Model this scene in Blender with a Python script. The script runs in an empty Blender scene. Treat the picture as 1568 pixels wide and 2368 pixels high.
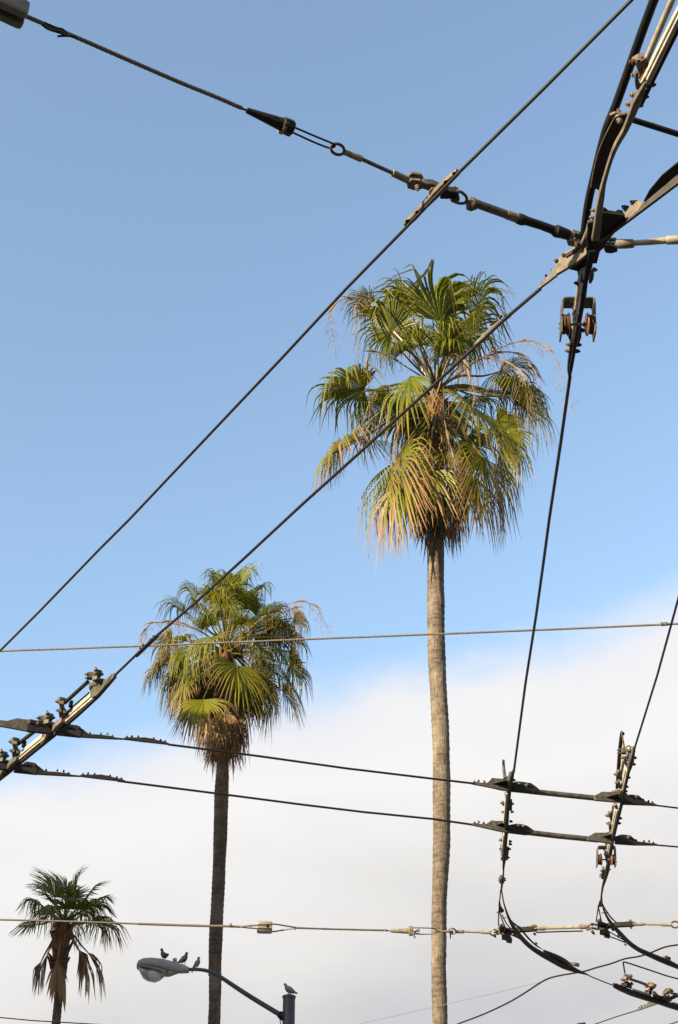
import bpy, math, random
from mathutils import Vector, Matrix, Quaternion

# ------------------------------------------------------------------ camera, world, sun, exposure
SC = bpy.context.scene
ROLL = 48.0
COL = SC.collection
CAM = Vector((0.0, 0.0, 1.6))
PITCH = math.radians(35.0)
FPX = 3252.0                                   # focal length in pixels of a 1568 x 2367 picture
cd = bpy.data.cameras.new('camera')
cam = bpy.data.objects.new('camera', cd); COL.objects.link(cam)
cam.location = CAM; cam.rotation_euler = (math.pi / 2 + PITCH, 0, 0)
cd.sensor_fit = 'VERTICAL'; cd.sensor_height = 36.0; cd.lens = 36.0 * FPX / 2367.0
cd.clip_start = 0.05; cd.clip_end = 6000
SC.camera = cam

SUN_EL = math.radians(17.0)
SUN_AZ = math.atan2(-0.80, -0.60)              # measured from +Y towards +X
SUN_DIR = Vector((math.cos(SUN_EL) * math.sin(SUN_AZ), math.cos(SUN_EL) * math.cos(SUN_AZ), math.sin(SUN_EL)))

def make_world():
    w = bpy.data.worlds.new('World'); SC.world = w; w.use_nodes = True
    nt = w.node_tree; N = nt.nodes; L = nt.links
    for n in list(N): N.remove(n)
    out = N.new('ShaderNodeOutputWorld')
    sky = N.new('ShaderNodeTexSky'); sky.sky_type = 'NISHITA'; sky.sun_disc = False
    sky.sun_elevation = SUN_EL; sky.sun_rotation = SUN_AZ % (2 * math.pi)
    sky.air_density = 1.0; sky.dust_density = 1.4; sky.ozone_density = 1.0
    def math_(op, a, b=None, clamp=False):
        n = N.new('ShaderNodeMath'); n.operation = op; n.use_clamp = clamp
        for i, v in enumerate((a, b)):
            if v is None: continue
            if isinstance(v, (int, float)): n.inputs[i].default_value = v
            else: L.new(v, n.inputs[i])
        return n.outputs[0]
    tint = N.new('ShaderNodeMix'); tint.data_type = 'RGBA'; tint.blend_type = 'MULTIPLY'
    tint.inputs[0].default_value = 1.0
    tint.inputs[7].default_value = (1.14, 1.135, 1.085, 1)
    L.new(sky.outputs[0], tint.inputs[6])
    bg = N.new('ShaderNodeBackground'); bg.inputs[1].default_value = 0.113
    L.new(tint.outputs[2], bg.inputs[0])
    tc = N.new('ShaderNodeTexCoord')
    sep = N.new('ShaderNodeSeparateXYZ'); L.new(tc.outputs['Generated'], sep.inputs[0])
    X, Y, Z = sep.outputs
    def noise(scale, detail, rough, sx=1, sy=1, sz=1, off=0):
        m = N.new('ShaderNodeMapping'); m.inputs['Scale'].default_value = (sx, sy, sz)
        m.inputs['Location'].default_value = (off, off * .7, off * .3)
        L.new(tc.outputs['Generated'], m.inputs[0])
        n = N.new('ShaderNodeTexNoise'); n.inputs['Scale'].default_value = scale
        n.inputs['Detail'].default_value = detail; n.inputs['Roughness'].default_value = rough
        L.new(m.outputs[0], n.inputs['Vector']); return n.outputs['Fac']
    n1 = noise(4.0, 3, .45, 1, 1, 1.4, 3.1)
    n2 = noise(14.0, 5, .6, 1, 1, 2.0, 7.7)
    thr = math_('ADD', math_('MULTIPLY', X, 0.23), 0.460)
    thr = math_('ADD', thr, math_('MULTIPLY', math_('SUBTRACT', n1, .5), .10))
    thr = math_('ADD', thr, math_('MULTIPLY', math_('SUBTRACT', n2, .5), .035))
    d = math_('SUBTRACT', thr, Z)
    mr = N.new('ShaderNodeMapRange'); mr.interpolation_type = 'SMOOTHERSTEP'
    mr.inputs['From Min'].default_value = -0.028; mr.inputs['From Max'].default_value = 0.03
    L.new(d, mr.inputs['Value'])
    # depth below the cloud's upper rim: bright cream on top, greyer base
    n3 = noise(4.2, 5, .5, 1, 1, 2.6, 1.4)
    dd = math_('ADD', d, math_('MULTIPLY', math_('SUBTRACT', n3, .5), .22))
    cr = N.new('ShaderNodeValToRGB'); L.new(math_('MULTIPLY', dd, 3.15, True), cr.inputs[0])
    e = cr.color_ramp.elements
    e[0].position = 0.0; e[0].color = (.87, .87, .90, 1)
    e[1].position = 1.0; e[1].color = (.56, .57, .625, 1)
    a = e.new(.18); a.color = (.93, .915, .91, 1)
    a = e.new(.50); a.color = (.81, .79, .775, 1)
    a = e.new(.66); a.color = (.70, .69, .69, 1)
    a = e.new(.82); a.color = (.60, .605, .64, 1)
    bc = N.new('ShaderNodeBackground'); bc.inputs[1].default_value = 0.337
    L.new(cr.outputs[0], bc.inputs[0])
    mx = N.new('ShaderNodeMixShader')
    L.new(mr.outputs[0], mx.inputs[0]); L.new(bg.outputs[0], mx.inputs[1]); L.new(bc.outputs[0], mx.inputs[2])
    L.new(mx.outputs[0], out.inputs[0])
make_world()

sl = bpy.data.lights.new('sun', 'SUN'); sl.energy = 5.0; sl.angle = math.radians(0.55); sl.color = (1.0, .79, .52)
so = bpy.data.objects.new('sun', sl); COL.objects.link(so)
so.rotation_euler = SUN_DIR.to_track_quat('Z', 'Y').to_euler(); so.location = (-30, -20, 40)
SC.view_settings.view_transform = 'Standard'; SC.view_settings.look = 'None'
SC.view_settings.exposure = 1.6; SC.view_settings.gamma = 1.0; SC.view_settings.use_curve_mapping = False

RNG = random.Random(11)
UP = Vector((0, 0, 1))

# ------------------------------------------------------------------ survey: sight line -> place
WIRE_H = 4.2                                    # height of the trolley wires above the camera
def sight(x, y):
    cx = (x - 784.0) / FPX; cy = (1183.5 - y) / FPX
    return Vector((cx, math.cos(PITCH) - math.sin(PITCH) * cy, math.sin(PITCH) + math.cos(PITCH) * cy))
def on_level(x, y, dz=0.0):                     # point at the wires' level (+dz)
    r = sight(x, y); return CAM + r * ((WIRE_H + dz) / r.z)
def on_wall(x, y, Y):                           # point in the vertical plane y = Y
    r = sight(x, y); return CAM + r * (Y / r.y)
def on_plane(x, y, o, n):
    r = sight(x, y); return CAM + r * ((o - CAM).dot(n) / r.dot(n))
FWD = Vector((0, math.cos(PITCH), math.sin(PITCH)))
def px(p): return (p - CAM).dot(FWD) / FPX      # metres per pixel at a point

def mapper(x0, y0, k): return lambda x, y: ((x0 + k * x), (y0 + k * y))
A1 = mapper(0, 0, .5161); A2 = mapper(693.6, 231.2, .5577); A3 = mapper(1213.7, 0, .2440)
A4 = mapper(1213.7, 462.4, .2260); A5 = mapper(664.7, 549.0, .4423); A6 = mapper(289.0, 1242.6, .3317)
A7 = mapper(0, 1502.7, .3317); A8 = mapper(0, 1936.2, .2949)
B1 = mapper(1069.2, 1647.2, .3181); B2 = mapper(1069.2, 1965.1, .3181); B3 = mapper(462.4, 2022.9, .4055)
B4 = mapper(289.0, 2167.4, .2949); B8 = mapper(1387.1, 1676.1, .1154); D = mapper(0, 0, 1.0)
SCALE = {A1: .5161, A2: .5577, A3: .2440, A4: .2260, A5: .4423, A6: .3317, A7: .3317, A8: .2949,
         B1: .3181, B2: .3181, B3: .4055, B4: .2949, B8: .1154, D: 1.0}

# ------------------------------------------------------------------ materials
def node_mat(name):
    m = bpy.data.materials.new(name); m.use_nodes = True
    nt = m.node_tree; b = nt.nodes['Principled BSDF']
    return m, nt, nt.nodes, nt.links, b
def rgba(c): return (c[0], c[1], c[2], 1)
FULL = ('lamp_housing_grey', 'dark_blue_paint', 'slate_feathers', 'grey_brown_feathers', 'barred_wing', 'pigeon_leg', 'asphalt', 'pavement_concrete', 'far_ground', 'building_stucco', 'window_glass', 'aluminium_rail')
def metal(name, c1, c2, rust=(.20, .09, .04), rust_amt=.25, rough=.6, metallic=.3, scale=25, bump=.25, spec=.4):
    k_ = 1.0 if name in FULL else .74
    c1, c2, rust = [tuple(x * k_ for x in c) for c in (c1, c2, rust)]
    m, nt, N, L, b = node_mat(name)
    tc = N.new('ShaderNodeTexCoord')
    n = N.new('ShaderNodeTexNoise'); n.inputs['Scale'].default_value = scale; n.inputs['Detail'].default_value = 6
    n.inputs['Roughness'].default_value = .65; L.new(tc.outputs['Object'], n.inputs['Vector'])
    r = N.new('ShaderNodeValToRGB'); L.new(n.outputs['Fac'], r.inputs[0])
    r.color_ramp.elements[0].position = .35; r.color_ramp.elements[0].color = rgba(c1)
    r.color_ramp.elements[1].position = .65; r.color_ramp.elements[1].color = rgba(c2)
    n2 = N.new('ShaderNodeTexNoise'); n2.inputs['Scale'].default_value = scale * .35; n2.inputs['Detail'].default_value = 8
    n2.inputs['Roughness'].default_value = .7; L.new(tc.outputs['Object'], n2.inputs['Vector'])
    mr = N.new('ShaderNodeMapRange'); mr.inputs['From Min'].default_value = .66 - rust_amt * .3
    mr.inputs['From Max'].default_value = .76 - rust_amt * .2
    mr.inputs['To Max'].default_value = min(1, rust_amt * 2.2)
    L.new(n2.outputs['Fac'], mr.inputs['Value'])
    mx = N.new('ShaderNodeMix'); mx.data_type = 'RGBA'
    L.new(mr.outputs[0], mx.inputs[0]); L.new(r.outputs[0], mx.inputs[6]); mx.inputs[7].default_value = rgba(rust)
    L.new(mx.outputs[2], b.inputs['Base Color'])
    b.inputs['Metallic'].default_value = metallic; b.inputs['Roughness'].default_value = rough
    b.inputs['Specular IOR Level'].default_value = spec
    bp = N.new('ShaderNodeBump'); bp.inputs['Strength'].default_value = bump; bp.inputs['Distance'].default_value = .003
    L.new(n.outputs['Fac'], bp.inputs['Height']); L.new(bp.outputs[0], b.inputs['Normal'])
    return m
M = {}
M['wire'] = metal('trolley_wire_copper', (.010, .008, .007), (.022, .017, .013), rust_amt=.05, rough=.5, metallic=.2)
M['strand'] = metal('galvanised_strand', (0.0957, 0.0813, 0.0670), (0.1914, 0.1579, 0.1244), rust_amt=.2, rough=.55, metallic=.4, scale=60)
M['strand_pale'] = metal('pale_strand', (0.1452, 0.1254, 0.0990), (0.2376, 0.2046, 0.1650), rust_amt=.1, rough=.6, metallic=.3, scale=60)
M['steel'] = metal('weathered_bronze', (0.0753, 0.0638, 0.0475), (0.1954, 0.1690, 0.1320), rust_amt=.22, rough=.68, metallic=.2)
M['steel_grey'] = metal('galvanised_iron', (0.0557, 0.0524, 0.0442), (0.1426, 0.1346, 0.1162), rust_amt=.12, rough=.6, metallic=.3)
M['olive'] = metal('olive_casting', (0.0393, 0.0393, 0.0295), (0.1109, 0.1082, 0.0818), rust_amt=.15, rough=.65, metallic=.2)
M['dark'] = metal('blackened_iron', (.007, .0065, .006), (.018, .016, .0135), rust_amt=.12, rust=(.035, .021, .013), rough=.65, metallic=0, spec=.22)
M['iron_shaded'] = metal('shaded_grey_iron', (.03, .028, .024), (.07, .064, .054), rust_amt=.15, rough=.7, metallic=.1, spec=.25)  # iron darkened to carry the shade on the upper right arm
M['black'] = metal('black_rubber', (.004, .004, .005), (.009, .009, .010), rust_amt=.0, spec=.2, rough=.6, metallic=0, scale=40)
M['rail'] = metal('aluminium_rail', (0.2427, 0.2296, 0.2001), (0.4100, 0.3895, 0.3444), rust_amt=.06, rough=.55, metallic=.25)
M['pale_rod'] = metal('cream_fibreglass', (0.2317, 0.2046, 0.1467), (0.3707, 0.3398, 0.2574), rust_amt=.12, rust=(.34, .24, .13), rough=.5, metallic=0)
M['tan'] = metal('tan_ferrule', (0.1178, 0.0949, 0.0655), (0.2640, 0.2218, 0.1637), rust_amt=.2, rough=.7, metallic=.1)
M['rust'] = metal('rusty_iron', (0.0655, 0.0307, 0.0164), (0.1146, 0.0573, 0.0307), rust_amt=.2, rough=.8, metallic=.1)
M['wheel'] = metal('rusted_wheel', (.055, .026, .013), (.11, .055, .028), rust_amt=.2, rough=.8, metallic=.0, spec=.25)
M['orange'] = metal('copper_contact', (0.1262, 0.0483, 0.0260), (0.1782, 0.0817, 0.0445), rust_amt=.2, rough=.6, metallic=.2)
M['porcelain'] = metal('grey_porcelain', (0.1104, 0.1104, 0.0920), (0.1764, 0.1764, 0.1470), rust_amt=.08, rough=.25, metallic=0, bump=.05, scale=12)
M['porcelain_pale'] = metal('cream_porcelain', (0.2277, 0.2128, 0.1633), (0.2772, 0.2623, 0.2079), rust_amt=.08, rough=.3, metallic=0, bump=.05, scale=12)
M['lamp_grey'] = metal('lamp_housing_grey', (0.1786, 0.1835, 0.1786), (0.2282, 0.2331, 0.2282), rust_amt=.34, rust=(.12, .11, .095), rough=.65, metallic=.1, scale=14)
M['post_blue'] = metal('dark_blue_paint', (.022, .03, .04), (.036, .047, .06), rust_amt=.08, rust=(.16, .17, .17), rough=.45, metallic=.1, scale=14)
M['feather_dark'] = metal('slate_feathers', (.030, .032, .042), (.055, .058, .072), rust_amt=0, rough=.6, metallic=0, scale=30)
M['feather_grey'] = metal('grey_brown_feathers', (.085, .075, .072), (.15, .135, .13), rust_amt=0, rough=.7, metallic=0, scale=30)
M['feather_wing'] = metal('barred_wing', (.045, .045, .055), (.24, .23, .23), rust_amt=0, rough=.7, metallic=0, scale=45)
M['pink_leg'] = metal('pigeon_leg', (.30, .10, .08), (.38, .14, .11), rust_amt=0, rough=.6, metallic=0)
M['beak'] = metal('pigeon_beak', (.05, .05, .05), (.09, .09, .09), rust_amt=0, rough=.5, metallic=0)
M['asphalt'] = metal('asphalt', (.042, .042, .042), (.062, .061, .06), rust_amt=0, rough=.9, metallic=0, scale=3)
M['concrete'] = metal('pavement_concrete', (.27, .26, .24), (.36, .35, .32), rust_amt=.05, rough=.9, metallic=0, scale=2)
M['earth'] = metal('far_ground', (.05, .045, .035), (.075, .07, .055), rust_amt=0, rough=.95, metallic=0, scale=.3)
M['stucco'] = metal('building_stucco', (.36, .34, .30), (.42, .40, .36), rust_amt=0, rough=.9, metallic=0, scale=1)
M['window'] = metal('window_glass', (.03, .035, .04), (.04, .045, .05), rust_amt=0, rough=.15, metallic=0)
M['paint'] = metal('white_paint', (.7, .7, .68), (.8, .8, .78), rust_amt=.05, rough=.8, metallic=0)

def glass_mat():
    m, nt, N, L, b = node_mat('lamp_lens_glass')
    tc = N.new('ShaderNodeTexCoord'); v = N.new('ShaderNodeTexVoronoi'); v.inputs['Scale'].default_value = 9
    L.new(tc.outputs['Object'], v.inputs['Vector'])
    r = N.new('ShaderNodeValToRGB'); L.new(v.outputs['Color'], r.inputs[0])
    r.color_ramp.elements[0].color = (.10, .10, .10, 1); r.color_ramp.elements[1].color = (.42, .44, .47, 1)
    L.new(r.outputs[0], b.inputs['Base Color'])
    b.inputs['Roughness'].default_value = .12; b.inputs['Metallic'].default_value = .0
    b.inputs['Coat Weight'].default_value = .6; b.inputs['Coat Roughness'].default_value = .05
    return m
M['glass'] = glass_mat()

def leaf_mat(name, greens, tan):
    m, nt, N, L, b = node_mat(name)
    at = N.new('ShaderNodeAttribute'); at.attribute_name = 'leaf'
    s = N.new('ShaderNodeSeparateColor'); L.new(at.outputs['Color'], s.inputs[0])
    def mix(f, a, c):
        x = N.new('ShaderNodeMix'); x.data_type = 'RGBA'
        L.new(f, x.inputs[0])
        for i, v in ((6, a), (7, c)):
            if isinstance(v, tuple): x.inputs[i].default_value = rgba(v)
            else: L.new(v, x.inputs[i])
        return x.outputs[2]
    g = mix(s.outputs[2], greens[0], greens[1])
    g = mix(s.outputs[1], g, greens[2])
    t = mix(s.outputs[2], tan[0], tan[1])
    c = mix(s.outputs[0], g, t)
    L.new(c, b.inputs['Base Color'])
    b.inputs['Roughness'].default_value = .46
    b.inputs['Specular IOR Level'].default_value = .22
    tr = N.new('ShaderNodeBsdfTranslucent')
    hs = N.new('ShaderNodeHueSaturation'); hs.inputs['Value'].default_value = 1.7; hs.inputs['Hue'].default_value = .49
    L.new(c, hs.inputs['Color']); L.new(hs.outputs[0], tr.inputs['Color'])
    ms = N.new('ShaderNodeMixShader'); ms.inputs[0].default_value = .22
    L.new(b.outputs[0], ms.inputs[1]); L.new(tr.outputs[0], ms.inputs[2])
    out = [n for n in N if n.type == 'OUTPUT_MATERIAL'][0]; L.new(ms.outputs[0], out.inputs[0])
    return m
M['leaf'] = leaf_mat('palm_leaf', ((.016, .034, .0022), (.092, .116, .0045), (.215, .190, .0060)), ((.125, .074, .028), (.24, .155, .068)))
M['leaf_dead'] = leaf_mat('dead_palm_leaf', ((.095, .056, .024), (.225, .14, .064), (.16, .092, .032)), ((.11, .065, .028), (.26, .172, .085)))

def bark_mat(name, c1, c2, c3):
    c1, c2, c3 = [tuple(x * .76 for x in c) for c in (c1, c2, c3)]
    m, nt, N, L, b = node_mat(name)
    tc = N.new('ShaderNodeTexCoord')
    def nz(scale, sc, detail=5):
        mp = N.new('ShaderNodeMapping'); mp.inputs['Scale'].default_value = sc
        L.new(tc.outputs['Object'], mp.inputs[0])
        n = N.new('ShaderNodeTexNoise'); n.inputs['Scale'].default_value = scale; n.inputs['Detail'].default_value = detail
        n.inputs['Roughness'].default_value = .65; L.new(mp.outputs[0], n.inputs['Vector']); return n.outputs['Fac']
    rings = nz(4.0, (1.3, 1.3, 6.0), 9); cracks = nz(9.0, (3.2, 3.2, .5)); blot = nz(2.6, (1, 1, .55), 8)
    r = N.new('ShaderNodeValToRGB'); L.new(rings, r.inputs[0])
    r.color_ramp.elements[0].position = .40; r.color_ramp.elements[0].color = rgba(c1)
    r.color_ramp.elements[1].position = .56; r.color_ramp.elements[1].color = rgba(c2)
    mr = N.new('ShaderNodeMapRange'); mr.inputs['From Min'].default_value = .48; mr.inputs['From Max'].default_value = .68
    L.new(blot, mr.inputs['Value'])
    mx = N.new('ShaderNodeMix'); mx.data_type = 'RGBA'; L.new(mr.outputs[0], mx.inputs[0])
    L.new(r.outputs[0], mx.inputs[6]); mx.inputs[7].default_value = rgba(c3)
    cr = N.new('ShaderNodeMapRange'); cr.inputs['From Min'].default_value = .36; cr.inputs['From Max'].default_value = .46
    cr.inputs['To Min'].default_value = .45; L.new(cracks, cr.inputs['Value'])
    mu = N.new('ShaderNodeMix'); mu.data_type = 'RGBA'; mu.blend_type = 'MULTIPLY'; mu.inputs[0].default_value = .75
    L.new(mx.outputs[2], mu.inputs[6]); L.new(cr.outputs[0], mu.inputs[7])
    L.new(mu.outputs[2], b.inputs['Base Color']); b.inputs['Roughness'].default_value = .9
    ad = N.new('ShaderNodeMath'); ad.operation = 'ADD'; L.new(rings, ad.inputs[0]); L.new(cracks, ad.inputs[1])
    bp = N.new('ShaderNodeBump'); bp.inputs['Strength'].default_value = .8; bp.inputs['Distance'].default_value = .03
    L.new(ad.outputs[0], bp.inputs['Height']); L.new(bp.outputs[0], b.inputs['Normal'])
    return m
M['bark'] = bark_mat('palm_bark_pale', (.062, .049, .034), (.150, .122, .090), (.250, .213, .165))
M['bark_shaded'] = bark_mat('palm_bark_shaded', (.040, .028, .017), (.100, .070, .044), (.165, .120, .080))  # bark with shade put into a darker colour, for the shaded palms
M['boot'] = bark_mat('palm_fibre_red', (.070, .025, .010), (.21, .090, .034), (.27, .14, .06))
M['petiole'] = metal('green_petiole', (.075, .072, .010), (.13, .115, .016), rust_amt=.35, rust=(.16, .075, .025), rough=.4, metallic=0, scale=6)
M['petiole_dead'] = metal('dry_petiole', (.14, .08, .035), (.22, .14, .07), rust_amt=.2, rust=(.10, .04, .02), rough=.7, metallic=0, scale=6)
M['stalk'] = metal('dry_flower_stalk', (.18, .115, .055), (.30, .21, .115), rust_amt=.25, rust=(.28, .12, .03), rough=.7, metallic=0, scale=5)

# ------------------------------------------------------------------ mesh builder
class MB:
    def __init__(s): s.v = []; s.f = []; s.col = None
    def ring_loft(s, rings, closed=True, cap=True):
        b = len(s.v); n = len(rings[0])
        for r in rings: s.v.extend(r)
        for i in range(len(rings) - 1):
            for j in range(n if closed else n - 1):
                a = b + i * n + j; c = b + i * n + (j + 1) % n
                s.f.append((a, c, c + n, a + n))
        if cap and closed:
            s.f.append(tuple(b + j for j in reversed(range(n))))
            s.f.append(tuple(b + (len(rings) - 1) * n + j for j in range(n)))
        return s
    def tube(s, pts, rad, seg=10, lobes=0, twist=0.0, depth=.12, cap=True):
        pts = [Vector(p) for p in pts]; n = len(pts)
        if not isinstance(rad, (list, tuple)): rad = [rad] * n
        prev = None; rings = []; run = 0.0
        for i, p in enumerate(pts):
            t = (pts[min(i + 1, n - 1)] - pts[max(i - 1, 0)]).normalized()
            if prev is None:
                a = t.cross(UP)
                if a.length < .05: a = t.cross(Vector((1, 0, 0)))
                a.normalize()
            else:
                a = prev - t * prev.dot(t); a.normalize()
            prev = a; c = t.cross(a)
            if i: run += (p - pts[i - 1]).length
            ring = []
            for k in range(seg):
                ang = 2 * math.pi * k / seg
                rr = rad[i]
                if lobes: rr *= 1 + depth * math.cos(lobes * ang); 
                an = ang + twist * run
                ring.append(p + a * math.cos(an) * rr + c * math.sin(an) * rr)
            rings.append(ring)
        return s.ring_loft(rings, True, cap)
    def beam(s, pts, w, h, roll=0.0):                    # rectangular section kept upright, (chamfered corners)
        pts = [Vector(p) for p in pts]; n = len(pts)
        if not isinstance(w, (list, tuple)): w = [w] * n
        if not isinstance(h, (list, tuple)): h = [h] * n
        rings = []
        for i, p in enumerate(pts):
            t = (pts[min(i + 1, n - 1)] - pts[max(i - 1, 0)]).normalized()
            a = t.cross(UP).normalized(); c = a.cross(t).normalized()
            if roll: qq = Quaternion(t, math.radians(roll)); a = qq @ a; c = qq @ c
            x, y = w[i] / 2, h[i] / 2; k = min(x, y) * .22
            q = [(x, y - k), (x - k, y), (-x + k, y), (-x, y - k), (-x, -y + k), (-x + k, -y), (x - k, -y), (x, -y + k)]
            rings.append([p + a * u + c * v for u, v in q])
        return s.ring_loft(rings)
    def prism(s, poly, off):                   # polygon extruded symmetrically by vector off
        b = len(s.v); n = len(poly)
        s.v.extend([Vector(p) - off * .5 for p in poly]); s.v.extend([Vector(p) + off * .5 for p in poly])
        s.f.append(tuple(range(b, b + n))); s.f.append(tuple(range(b + 2 * n - 1, b + n - 1, -1)))
        for i in range(n):
            j = (i + 1) % n; s.f.append((b + j, b + i, b + n + i, b + n + j))
        return s
    def lathe(s, a, b, prof, seg=16):          # prof: (fraction along a->b, radius)
        a = Vector(a); b = Vector(b); t = (b - a).normalized()
        x = t.cross(UP)
        if x.length < .05: x = t.cross(Vector((1, 0, 0)))
        x.normalize(); y = t.cross(x)
        rings = []
        for f, r in prof:
            p = a.lerp(b, f); rings.append([p + (x * math.cos(2 * math.pi * k / seg) + y * math.sin(2 * math.pi * k / seg)) * max(r, 1e-4) for k in range(seg)])
        return s.ring_loft(rings)
    def torus(s, c, u, v, ru, rv, r, seg=24, sub=8):
        n = u.cross(v).normalized(); rings = []
        for i in range(seg + 1):
            a = 2 * math.pi * i / seg
            p = c + u * math.cos(a) * ru + v * math.sin(a) * rv
            rad = (u * math.cos(a) + v * math.sin(a)).normalized()
            rings.append([p + (rad * math.cos(2 * math.pi * k / sub) + n * math.sin(2 * math.pi * k / sub)) * r for k in range(sub)])
        return s.ring_loft(rings, True, False)
    def build(s, name, mat, parent=None, origin=Vector((0, 0, 0)), smooth=True, bevel=0.0, ang=40):
        me = bpy.data.meshes.new(name)
        me.from_pydata([tuple(p - origin) for p in s.v], [], s.f)
        me.materials.append(M[mat] if isinstance(mat, str) else mat)
        me.update()
        import bmesh
        bm = bmesh.new(); bm.from_mesh(me); bmesh.ops.recalc_face_normals(bm, faces=bm.faces[:]) if s.col is None else None
        if smooth:
            lim = math.radians(ang)
            for f in bm.faces: f.smooth = True
            for e in bm.edges:
                if len(e.link_faces) == 2 and e.calc_face_angle(0) > lim: e.smooth = False
        bm.to_mesh(me); bm.free()
        if s.col is not None:
            at = me.color_attributes.new('leaf', 'FLOAT_COLOR', 'POINT')
            flat = [x for c in s.col for x in (c[0], c[1], c[2], 1.0)]
            at.data.foreach_set('color', flat)
        o = bpy.data.objects.new(name, me); COL.objects.link(o)
        if parent is not None: o.parent = parent
        else: o.location = origin
        if bevel:
            md = o.modifiers.new('bevel', 'BEVEL'); md.width = bevel; md.segments = 2; md.limit_method = 'ANGLE'
        return o

def tag(o, label=None, cat=None, group=None, kind=None):
    if label: o['label'] = label
    if cat: o['category'] = cat
    if group: o['group'] = group
    if kind: o['kind'] = kind
    return o
class Thing:
    def __init__(s, name, label, cat, origin, group=None):
        s.o = bpy.data.objects.new(name, None); COL.objects.link(s.o); s.o.location = origin
        s.o.empty_display_size = .05; s.org = Vector(origin); tag(s.o, label, cat, group)
    def add(s, mb, name, mat, parent=None, label=None, **k):
        o = mb.build(name, mat, parent or s.o, s.org, **k)
        if label: o['label'] = label
        return o
def single(mb, name, mat, label, cat, origin, group=None, **k):
    o = mb.build(name, mat, None, Vector(origin), **k); return tag(o, label, cat, group)
def structure(mb, name, mat, **k):
    return tag(mb.build(name, mat, None, **k), kind='structure')

def bolt_mesh(mat):
    mb = MB()
    def hexr(z, r, n=6): return [Vector((r * math.cos(2 * math.pi * k / n + .3), r * math.sin(2 * math.pi * k / n + .3), z)) for k in range(n)]
    mb.ring_loft([hexr(-.6, 1.2, 12), hexr(.15, 1.2, 12)])
    mb.ring_loft([hexr(.15, 1.0), hexr(1.15, 1.0), hexr(1.3, .8)])
    mb.ring_loft([hexr(1.3, .5, 8), hexr(1.9, .5, 8)])
    o = mb.build('bolt', mat, smooth=False); me = o.data; bpy.data.objects.remove(o); return me
BOLT = {k: bolt_mesh(k) for k in ('steel', 'rust', 'dark', 'tan')}
def bolt(th, p, axis, r, mat='steel', parent=None):
    o = bpy.data.objects.new('bolt', BOLT[mat]); COL.objects.link(o); o.parent = parent or th.o
    q = axis.normalized().to_track_quat('Z', 'Y')
    o.matrix_local = Matrix.LocRotScale(Vector(p) - th.org, q, Vector((r, r, r)))
    return o

# helpers in sight-line units -------------------------------------------------------------
def lev(mp, pts, dz=0.0):
    out = []
    for q in pts:
        x, y = mp(q[0], q[1]); out.append(on_level(x, y, q[2] if len(q) > 2 else dz))
    return out
def wpx(mp, p, w): return SCALE[mp] * w * px(p)
def smooth_path(pts, n=6):                       # Catmull-Rom through points
    out = []
    for i in range(len(pts) - 1):
        p0 = pts[max(i - 1, 0)]; p1 = pts[i]; p2 = pts[i + 1]; p3 = pts[min(i + 2, len(pts) - 1)]
        for k in range(n):
            t = k / n; t2 = t * t; t3 = t2 * t
            out.append(.5 * ((2 * p1) + (p2 - p0) * t + (2 * p0 - 5 * p1 + 4 * p2 - p3) * t2 + (3 * p1 - p0 - 3 * p2 + p3) * t3))
    out.append(pts[-1].copy()); return out
def lerp_list(a, n):
    out = []
    for i in range(n):
        f = i / (n - 1) * (len(a) - 1); k = min(int(f), len(a) - 2); out.append(a[k] + (a[k + 1] - a[k]) * (f - k))
    return out
def go_on(P, ext):                               # the line runs on past the picture's edge
    P = list(P)
    if ext[0]: P = [P[0] + (P[0] - P[1]).normalized() * ext[0]] + P
    if ext[1]: P = P + [P[-1] + (P[-1] - P[-2]).normalized() * ext[1]]
    return P
def go_on_list(a, ext): return ([a[0]] if ext[0] else []) + list(a) + ([a[-1]] if ext[1] else [])
def pipe(mp, pts, w, dz=0.0, seg=10, n=1, mb=None, ext=(0, 0), **k):
    P = lev(mp, pts, dz); m = len(P)
    if isinstance(w, (list, tuple)): R = [wpx(mp, P[i], w[i]) / 2 for i in range(m)]
    else: R = [wpx(mp, P[m // 2], w) / 2] * m
    if n > 1: P2 = smooth_path(P, n); R = lerp_list(R, len(P2)); P = P2
    P = go_on(P, ext); R = go_on_list(R, ext)
    return (mb or MB()).tube(P, R, seg, **k)
def bar(mp, pts, w, h, dz=0.0, n=1, mb=None, roll=0.0, ext=(0, 0)):
    P = lev(mp, pts, dz); m = len(P)
    W = [wpx(mp, P[i], w[i] if isinstance(w, (list, tuple)) else w) for i in range(m)]
    Hh = [wpx(mp, P[i], h[i] if isinstance(h, (list, tuple)) else h) for i in range(m)]
    if n > 1: P2 = smooth_path(P, n); W = lerp_list(W, len(P2)); Hh = lerp_list(Hh, len(P2)); P = P2
    P = go_on(P, ext); W = go_on_list(W, ext); Hh = go_on_list(Hh, ext)
    return (mb or MB()).beam(P, W, Hh, roll)
def flat(mp, poly, thick, dz=0.0, mb=None):      # level plate
    P = lev(mp, poly, dz); return (mb or MB()).prism(P, UP * wpx(mp, P[0], thick))
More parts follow.
